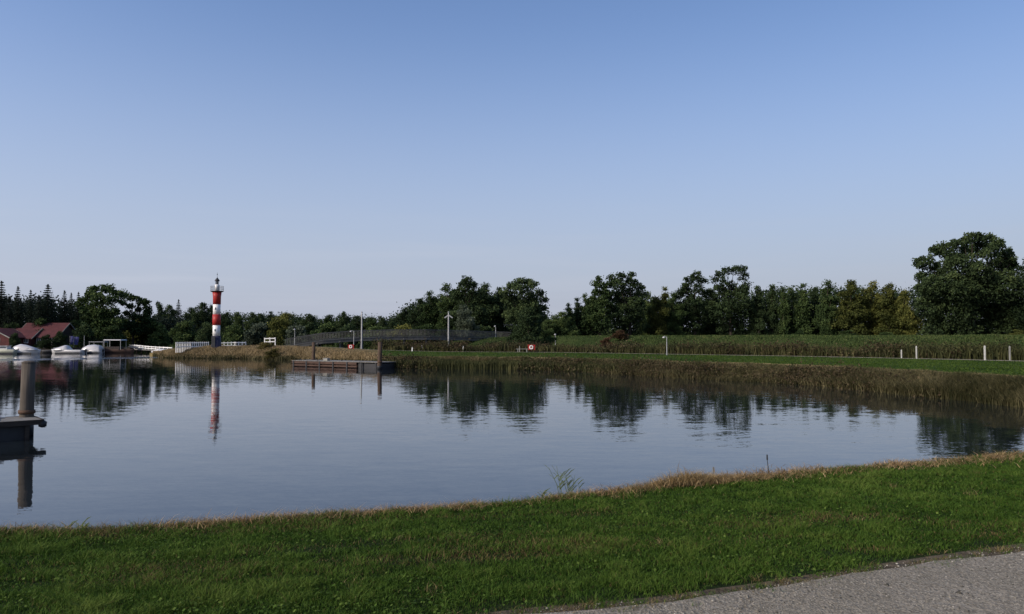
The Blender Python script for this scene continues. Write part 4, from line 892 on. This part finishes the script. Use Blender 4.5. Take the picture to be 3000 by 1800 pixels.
# ------------------------------------------------------------------ floating pontoon in the middle
pl, pr = Vector((wx(857, 75.5), 75.5, 0)), Vector((wx(1116, 69.3), 69.3, 0)); ax = (pr - pl); Lp = ax.length; rzp = math.atan2(ax.y, ax.x)
po = empty('pontoon', pl, 'low brown floating pontoon moored between two piles off the spit', 'pontoon', rz=rzp)
b = MB(); nb = 42
for i in range(nb): b.box(((i + .5) * Lp / nb, 1.15, .57), (Lp / nb - .02, 2.4, .06))
b.build('deck', M['deck'], po)
for i in range(4):
    x0, x1 = i * Lp * .25, (i + 1) * Lp * .25; mt = 'plank_brown' if i < 3 else 'dark'
    b = MB(); b.box(((x0 + x1) / 2, 1.15, .12), (x1 - x0 - .14, 2.1, .64)); b.build('float', M[mt], po)
for yy, nm_ in ((-.04, 'fender_board'), (2.34, 'fender_board')):
    b = MB(); b.box((Lp / 2 - Lp * .125, yy, .42), (Lp * .75 - .05, .06, .2)); b.box((Lp / 2 - Lp * .125, yy, .14), (Lp * .75 - .05, .05, .12)); b.build('fender_board', M['plank_brown'], po)
for i in range(7):
    b = MB(); b.box((.3 + i * (Lp - .8) / 6, -.09, .25), (.14, .07, .6)); b.build('fender', M['dark'], po)
for x in (1.2, 3.4, 6.6):
    b = MB(); b.tube([(x, .1, .6), (x, .1, .68)], .03, 6); b.tube([(x - .1, .1, .69), (x + .1, .1, .69)], .025, 6); b.build('cleat', M['dark'], po)
bx_ = empty('dock_box', pl + Vector((math.cos(rzp) * 4.45, math.sin(rzp) * 4.45 + .8, .60)), 'small pale box on the pontoon deck', 'box', rz=rzp)
b = MB(); b.box((0, 0, .10), (.55, .35, .2)); b.build('body', M['concrete'], bx_)
b = MB(); b.box((0, 0, .225), (.6, .4, .04)); b.build('lid', M['grey'], bx_)
def pile(px, D, ytop, r, mat, label):
    o = empty('mooring_pile', (wx(px, D), D, 0), label, 'mooring pile'); h = wz(ytop, D)
    b = MB(); b.tube([(0, 0, -1.2), (0, 0, .3), (.02, 0, h * .6), (.03, 0, h - .03)], [r, r * 1.0, r * .96, r * .94], 16); b.build('shaft', M[mat], o, True)
    b = MB(); b.lathe((.03, 0, h - .03), [(r * .97, 0), (r * .97, .03), (r * .5, .07)], 16); b.build('cap', M[mat], o)
    b = MB(); b.lathe((0, 0, 0), [(r * 1.03, .0), (r * 1.04, .22), (r * 1.02, .30)], 16); b.build('waterline_band', M['dark'], o, True)
    b = MB(); b.lathe((0.01, 0, .62), [(r * 1.15, 0), (r * 1.18, .05), (r * 1.15, .10)], 16); b.build('guide_ring', M['rust'], o, True)
pile(919, 76.5, 1004, .18, 'pile_brown', 'brown mooring pile behind the pontoon, its left one')
pile(1113, 68.6, 1003, .20, 'pile_brown', 'rust brown mooring pile at the right end of the pontoon')
pile(84, 22.25, 1061, .188, 'pile', 'thick grey mooring pile through the near dock at the left')

# ------------------------------------------------------------------ near dock at the left
dk0 = Vector((wx(130, 21.5), 21.5, 0)); dk1 = Vector((wx(0, 20.8), 20.8, 0)); dd = (dk1 - dk0).normalized(); rzd = math.atan2(-dd.y, -dd.x)
dk = empty('floating_dock', dk0, 'dark timber floating dock cut by the left frame edge', 'dock', rz=rzd)
LDk = 9.0; b = MB(); n = 60
for i in range(n):
    b.box((-(i + .5) * LDk / n, .70, .50), (LDk / n - .012, 1.45, .045))
b.build('deck', M['deck'], dk)
b = MB(); b.box((-LDk / 2, -.045, .46), (LDk, .05, .14)); b.box((-LDk / 2, 1.45, .46), (LDk, .05, .14)); b.box((.025, .70, .46), (.05, 1.44, .14)); b.build('kerb_board', M['dock_side'], dk)
b = MB(); b.box((-LDk / 2 - .25, .70, .10), (LDk - .1, 1.30, .70)); b.build('float', M['dark'], dk)
for i in range(5):
    b = MB(); b.box((-.35 - i * 1.7, .0, .20), (.10, .07, .42)); b.build('bracket', M['dock_side'], dk)
b = MB(); b.tube([(-.95, .28, .53), (-.95, .28, .60)], .03, 6); b.tube([(-1.07, .28, .61), (-.83, .28, .61)], .025, 6); b.build('cleat', M['galv'], dk)
b = MB(); b.lathe((.02, .02, .40), [(.03, -.10), (.10, -.07), (.11, .05), (.04, .1)], 12); b.build('corner_fender', M['dark'], dk, True)

# ------------------------------------------------------------------ houses at the harbour
def house(name, px, D, w, d, he, hr, rz, label, wallmat, wins, base=1.0, roofmat='tile', gable_front=False, chimney=False):
    """ridge along local x; front faces -y"""
    o = empty(name, (wx(px, D), D, base), label, 'house', rz=rz)
    b = MB(); x, y = w / 2, d / 2
    b.add([(-x, -y, 0), (x, -y, 0), (x, y, 0), (-x, y, 0), (-x, -y, he), (x, -y, he), (x, y, he), (-x, y, he), (-x, 0, hr - .1), (x, 0, hr - .1)],
          [(0, 1, 5, 4), (2, 3, 7, 6), (1, 2, 6, 9, 5), (3, 0, 4, 8, 7), (4, 5, 9, 8), (6, 7, 8, 9)]); b.build('wall', M[wallmat], o)
    e_, t = .45, .16; sl = (hr - he) / y; b = MB()
    for s in (-1, 1):
        ye, ze = s * (y + e_), he - e_ * sl
        vs_ = [(-x - e_, ye, ze), (x + e_, ye, ze), (x + e_, 0, hr), (-x - e_, 0, hr)]; vs_ += [(p[0], p[1], p[2] + t) for p in vs_]
        b.add(vs_, [(0, 1, 2, 3), (7, 6, 5, 4), (0, 4, 5, 1), (1, 5, 6, 2), (2, 6, 7, 3), (3, 7, 4, 0)])
    rf = b.build('roof', M[roofmat], o)
    for g in (-1, 1):
        b = MB()
        for s in (-1, 1): b.bar((g * (x + e_ + .02), s * (y + e_), he - e_ * sl + .06), (g * (x + e_ + .02), 0, hr + .06), .05, .2)
        b.build('bargeboard', M['concrete'], rf)
    if chimney: b = MB(); b.box((x * .3, .3, hr + .3), (.6, .6, 1.1)); b.build('chimney', M['brick'], rf)
    for (cx, cz, ww, wh, face) in wins:
        b = MB(); c_ = MB()
        if face == 'f':
            b.box((cx, -y - .03, cz), (ww, .08, wh)); c_.box((cx - ww * .22, -y - .075, cz), (ww * .34, .02, wh * .78)); c_.box((cx + ww * .22, -y - .075, cz), (ww * .34, .02, wh * .78))
        else:
            g = 1 if face == 'r' else -1
            b.box((g * (x + .03), cx, cz), (.08, ww, wh)); c_.box((g * (x + .075), cx, cz), (.02, ww * .75, wh * .78))
        wn_ = b.build('window', M['white'], o); c_.build('pane', M['glass'], wn_)
    return o
house('boathouse', 8, 152, 4.4, 7, 1.9, 3.5, math.radians(82), 'small red gabled house with white bargeboards at the left frame edge', 'brick', [(-1.1, 1.3, .7, .9, 'l'), (1.1, 1.3, .7, .9, 'l'), (0, 2.6, .5, .5, 'l')])
house('boathouse', 62, 156, 7.8, 6, 1.8, 3.6, 0, 'long low house with dark red tiled roof and white windows', 'brick', [(-2.4, 1.2, .7, 1.0, 'f'), (-1.6, 1.2, .5, .9, 'f'), (.6, 1.2, .6, 1.0, 'f'), (2.0, 1.3, .9, 1.1, 'f'), (3.0, 1.3, .9, 1.1, 'f')])
house('boathouse', 142, 158, 8.0, 7.5, 2.1, 4.7, 0, 'higher house with the brightest red tiled roof behind the motorboats', 'dark_wall', [(-2.6, 1.3, .9, 1.1, 'f'), (.4, 1.2, .8, 1.2, 'f'), (2.6, 1.2, 1.0, 1.5, 'f')])
# banners beside the houses
def banner(px, D, ytop, col, label, w=.75):
    zb = .9; o = empty('banner', (wx(px, D), D, zb), label, 'banner'); h = wz(ytop, D) - zb
    b = MB(); b.tube([(0, 0, -.3), (0, 0, h)], .03, 6); b.build('pole', M['galv'], o)
    b = MB(); n = 6; V = []; zs = [h - .1 - i * (h * .7) / n for i in range(n + 1)]
    for i, z in enumerate(zs):
        for k in range(5): V.append((.04 + w * k / 4 * (1 - .03 * i), .05 * math.sin(k * 1.7 + i * .6), z))
    fs = [(i * 5 + k, i * 5 + k + 1, (i + 1) * 5 + k + 1, (i + 1) * 5 + k) for i in range(n) for k in range(4)]
    V2 = V + [(v[0], v[1] + .015, v[2]) for v in V]; m_ = len(V)
    b.add(V2, fs + [tuple(j + m_ for j in f[::-1]) for f in fs]); b.build('cloth', M[col], o)
banner(206, 149, 984, 'bluecloth', 'blue upright banner on the quay, left one'); banner(218, 148.5, 986, 'bluecloth', 'blue upright banner on the quay, right one', .9)
banner(163, 149, 987, 'greencloth', 'green upright banner in front of the brightest roofed house', .9)
# quay edge
q = MB(); q.box((wx(130, 149), 149, .45), (34, 1.2, .9)); tag(q.build('quay', M['dock_side']), kind='structure')

# ------------------------------------------------------------------ boats
def hull_mesh(L, Bm, H, bow=1, sheer=.18, n=12, flat=.75):
    b = MB(); rings = []
    for i in range(n + 1):
        t = i / n; x = (t - .5) * L; wd = Bm / 2 * min(1, (1 - t ** 3.2)) * (.82 + .18 * min(1, t * 4)) if bow > 0 else Bm / 2
        wd = max(wd, .02); zt = H * (1 + sheer * t * t * 1.4); zb = -.25 + .55 * max(0, t - .72) * 1.6
        rings.append([(x + .10 * t * L * .3, -wd, zt), (x, -wd * .93, zt * .45), (x, -wd * flat, 0), (x, -wd * .3, zb), (x, wd * .3, zb), (x, wd * flat, 0), (x, wd * .93, zt * .45), (x + .10 * t * L * .3, wd, zt)])
    V = [v for r in rings for v in r]; fs = []
    for i in range(n):
        for k in range(7): a_ = i * 8 + k; fs.append((a_, a_ + 1, a_ + 9, a_ + 8))
        fs.append((i * 8 + 7, i * 8, i * 8 + 8, i * 8 + 15))
    fs.append(tuple(range(7, -1, -1))); fs.append(tuple(n * 8 + k for k in range(8)))
    return b.add(V, fs)
def loft_dome(L, Bm, prof):
    """prof: list of (t along, height); closed canopy"""
    b = MB(); n = len(prof); m = 7; V = []
    for t, h in prof:
        x = (t - .5) * L
        for k in range(m + 1):
            a_ = math.pi * k / m; wv = Bm / 2 * (.55 + .45 * min(1, h * 3)); V.append((x, -math.cos(a_) * wv, max(0, math.sin(a_)) ** .6 * h))
    fs = [(i * (m + 1) + k, i * (m + 1) + k + 1, (i + 1) * (m + 1) + k + 1, (i + 1) * (m + 1) + k) for i in range(n - 1) for k in range(m)]
    fs += [tuple(range(m, -1, -1)), tuple((n - 1) * (m + 1) + k for k in range(m + 1))]
    return b.add(V, fs)
def boat(px, D, L, Bm, H, label, rz, hullmat='white_clean', canopy=None, canopymat='white_clean', cabin=None, outboard=True, stripe=True, mastm=None):
    o = empty('motorboat', (wx(px, D), D, .03), label, 'boat', 'boats moored in the harbour', rz=rz)
    h = hull_mesh(L, Bm, H).build('hull', M[hullmat], o, True)
    if stripe:
        b = MB(); b.box((-.05 * L, -Bm / 2 * .985, H * .12), (L * .72, .05, H * .35)); b.box((-.05 * L, Bm / 2 * .985, H * .12), (L * .72, .05, H * .35)); b.build('waterline_stripe', M['dark'], h)
    if canopy:
        c = loft_dome(L, Bm * .9, canopy); c.v = [(v[0], v[1], v[2] + H) for v in c.v]; c.build('canopy', M[canopymat], o, True)
    if cabin:
        cx, cl, chh = cabin; b = MB(); b.box((cx, 0, H + chh / 2), (cl, Bm * .72, chh), 0, .85); cb = b.build('cabin', M['white_clean'], o)
        b = MB(); b.box((cx, 0, H + chh + .05), (cl * 1.05, Bm * .74, .07)); b.build('cabin_roof', M['white_clean'], cb)
        for s in (-1, 1):
            b = MB(); b.box((cx, s * Bm * .345, H + chh * .6), (cl * .72, .05, chh * .36)); b.build('window', M['glass'], cb)
    if outboard:
        b = MB(); b.box((-L / 2 - .15, 0, H * .9), (.28, .3, .42), 0, .8); b.box((-L / 2 - .15, 0, H * .3), (.12, .12, .9)); b.build('outboard_motor', M['dark'], o)
    b = MB()
    for s in (-1, 1): b.tube([(L * .12, s * Bm * .46, H * 1.05), (L * .14, s * Bm * .46, H * 1.05 + .28), (L * .38, s * Bm * .25, H * 1.2 + .28), (L * .47, 0, H * 1.25 + .26)], .02, 5)
    b.build('bow_rail', M['galv'], o)
    if mastm: b = MB(); b.tube([(mastm[0], 0, H), (mastm[0], 0, H + mastm[1])], .035, 6); b.build('mast', M['galv'], o)
    return o
R_ = math.radians
boat(8, 133, 5.2, 2.0, .75, 'cream coloured open boat at the left frame edge', R_(185), 'cream', cabin=(-.4, 1.6, .55))
boat(78, 134, 4.9, 2.0, .62, 'white boat under a peaked white cover, left of the quay bush', R_(0), canopy=[(.02, .08), (.15, .75), (.32, 1.05), (.5, .92), (.75, .5), (.95, .12)])
boat(203, 137, 5.8, 2.1, .60, 'longest white motorboat with a raked cover and low stern', R_(180), canopy=[(.42, .06), (.52, .78), (.60, .85), (.80, .45), (.97, .12)])
boat(273, 139, 3.6, 2.0, .55, 'white boat with a rounded dome cover and a thin mast', R_(180), canopy=[(.02, .35), (.12, .85), (.4, 1.0), (.7, .9), (.9, .5), (.98, .1)], mastm=(1.55, 2.6))
boat(155, 141, 3.0, 1.4, .5, 'small dark open boat between the two covered white boats', R_(10), 'dark', outboard=True, stripe=False)
boat(478, 134, 3.4, 1.5, .5, 'small white dinghy off the tip of the spit', R_(0), outboard=False, stripe=False, canopy=[(.1, .15), (.4, .4), (.8, .25), (.97, .08)])
# flat roofed barge
bg_ = empty('houseboat', (wx(345, 141), 141, .02), 'brown boat with a flat white roof canopy, right of the dome covered one', 'boat', 'boats moored in the harbour')
hull_mesh(6.0, 2.2, .62).build('hull', M['plank_brown'], bg_, True)
b = MB(); b.box((-.4, 0, 2.38), (3.3, 2.3, .16), 0, .9); b.build('canopy_roof', M['white_clean'], bg_)
for sx in (-1.9, 1.1):
    for sy in (-1, 1):
        b = MB(); b.box((sx, sy, 1.45), (.06, .06, 1.75)); b.build('canopy_post', M['galv'], bg_)
b = MB(); b.box((-.5, 0, .85), (2.6, 1.8, .6)); b.build('cabin', M['dark_wall'], bg_)
# pale canopy boat behind the dome
cb = empty('houseboat', (wx(290, 146), 146, .02), 'low boat with a thin grey sun roof behind the dome covered boat', 'boat', 'boats moored in the harbour')
hull_mesh(4.4, 1.9, .7).build('hull', M['dark'], cb, True)
b = MB(); b.box((0, 0, 2.0), (2.9, 1.9, .10), 0, .9); b.build('canopy_roof', M['grey'], cb)
for sx in (-1.3, 1.3):
    for sy in (-.8, .8): b = MB(); b.box((sx, sy, 1.3), (.05, .05, 1.35)); b.build('canopy_post', M['galv'], cb)
# jetties
def jetty(label, p, q_, w, z, npost):
    p, q_ = Vector(p), Vector(q_); o = empty('jetty', (p.x, p.y, 0), label, 'jetty'); d = q_ - p
    b = MB(); b.bar((0, 0, z), (d.x, d.y, z), w, .14); b.build('deck', M['deck'], o)
    for i in range(npost):
        t = (i + .5) / npost
        b = MB(); b.tube([(d.x * t, d.y * t, -1), (d.x * t, d.y * t, z + .55)], .09, 7); b.build('post', M['dock_side'], o)
jetty('low jetty in front of the red roofed houses behind the boats', (wx(-40, 142.5), 142.5), (wx(300, 144), 144), 1.3, .45, 9)
jetty('pale jetty between the flat roofed boat and the spit', (wx(395, 148), 148), (wx(505, 132), 132), 1.6, .58, 7)
gk = empty('gangway', (wx(384, 146), 146, 1.15), 'dark sloping gangway right of the flat roofed boat', 'gangway')
b = MB(); b.bar((0, 0, 0), (2.9, -1.5, -.45), 1.2, .12); b.build('walkway', M['dark'], gk)
b = MB(); b.bar((0, -.55, .3), (2.9, -2.0, -.12), .05, .05); b.bar((0, .55, .3), (2.9, -1.0, -.12), .05, .05); b.build('handrail', M['galv'], gk)
tree('bush', 136, 984, 52, 145, 'bush', 2, 'leaf_dark', 'dark bush on the quay before the red houses, between the covered white boats', 'bush', base=.6)

# ------------------------------------------------------------------ single plants on the near bank
def reed_plant(x, off, n, hmax, label, seed, mat='reed_green', spread=.18):
    r = random.Random(seed); y = float(yc(np.array([x]))[0]) + off; z = float(near_z(np.array([x]), np.array([y]))[0])
    o = empty('reed_plant', (x, y, z - .03), label, 'reed plant'); b = MB(); lf = MB()
    for i in range(n):
        h = hmax * r.uniform(.55, 1); a_ = r.uniform(0, 6.28); lx_ = r.uniform(-.5, .35) * h; q0 = Vector((r.gauss(0, spread * .4), r.gauss(0, .05), 0))
        p = [q0, q0 + Vector((lx_ * .3, 0, h * .5)), q0 + Vector((lx_, r.uniform(-.05, .05), h))]
        b.tube(p, [.0045, .0035, .0015], 5, False)
        for k in range(r.randint(3, 5)):
            t = r.uniform(.3, .95); c = p[0].lerp(p[1], t * 2) if t < .5 else p[1].lerp(p[2], t * 2 - 1); s = r.choice((-1, 1)); ll = r.uniform(.07, .15)
            d = Vector((s * ll * .75, r.uniform(-.03, .03), ll * .65)); w = Vector((.002, 0, -.0045))
            lf.add([c - w, c + w, c + d * .55 + w * 1.1 + Vector((0, 0, .01)), c + d, c + d * .55 - w * 1.1 + Vector((0, 0, .01))], [(0, 1, 2, 4), (4, 2, 3)])
    b.build('stalks', M[mat], o); lf.build('leaves', M[mat], o)
reed_plant(.68, .28, 9, .46, 'sprig of green reed leaning left at the middle of the near bank', 3, 'sprig')
reed_plant(.40, .22, 4, .14, 'shorter reed sprig just left of the tall leaning one', 4, 'sprig', .12)
reed_plant(-4.3, .2, 5, .11, 'tiny grass sprig at the left end of the near bank', 6, 'sprig', .3)
for (x, h, lab, mt) in ((3.42, .28, 'single dark bare stalk standing at the near water edge', 'dark'), (2.62, .17, 'thin pale stalk above the straw heap', 'pale_bark')):
    y = float(yc(np.array([x]))[0]) + .2; z = float(near_z(np.array([x]), np.array([y]))[0])
    o = empty('bare_stalk', (x, y, z - .02), lab, 'stalk'); b = MB(); b.tube([(0, 0, 0), (.005, 0, h * .5), (-.01, 0, h)], [.008, .007, .004], 6); b.build('stem', M[mt], o)
    b = MB(); b.tube([(-.01, 0, h), (-.012, 0, h + .07)], [.011, .009], 6); b.build('seed_head', M[mt], o)
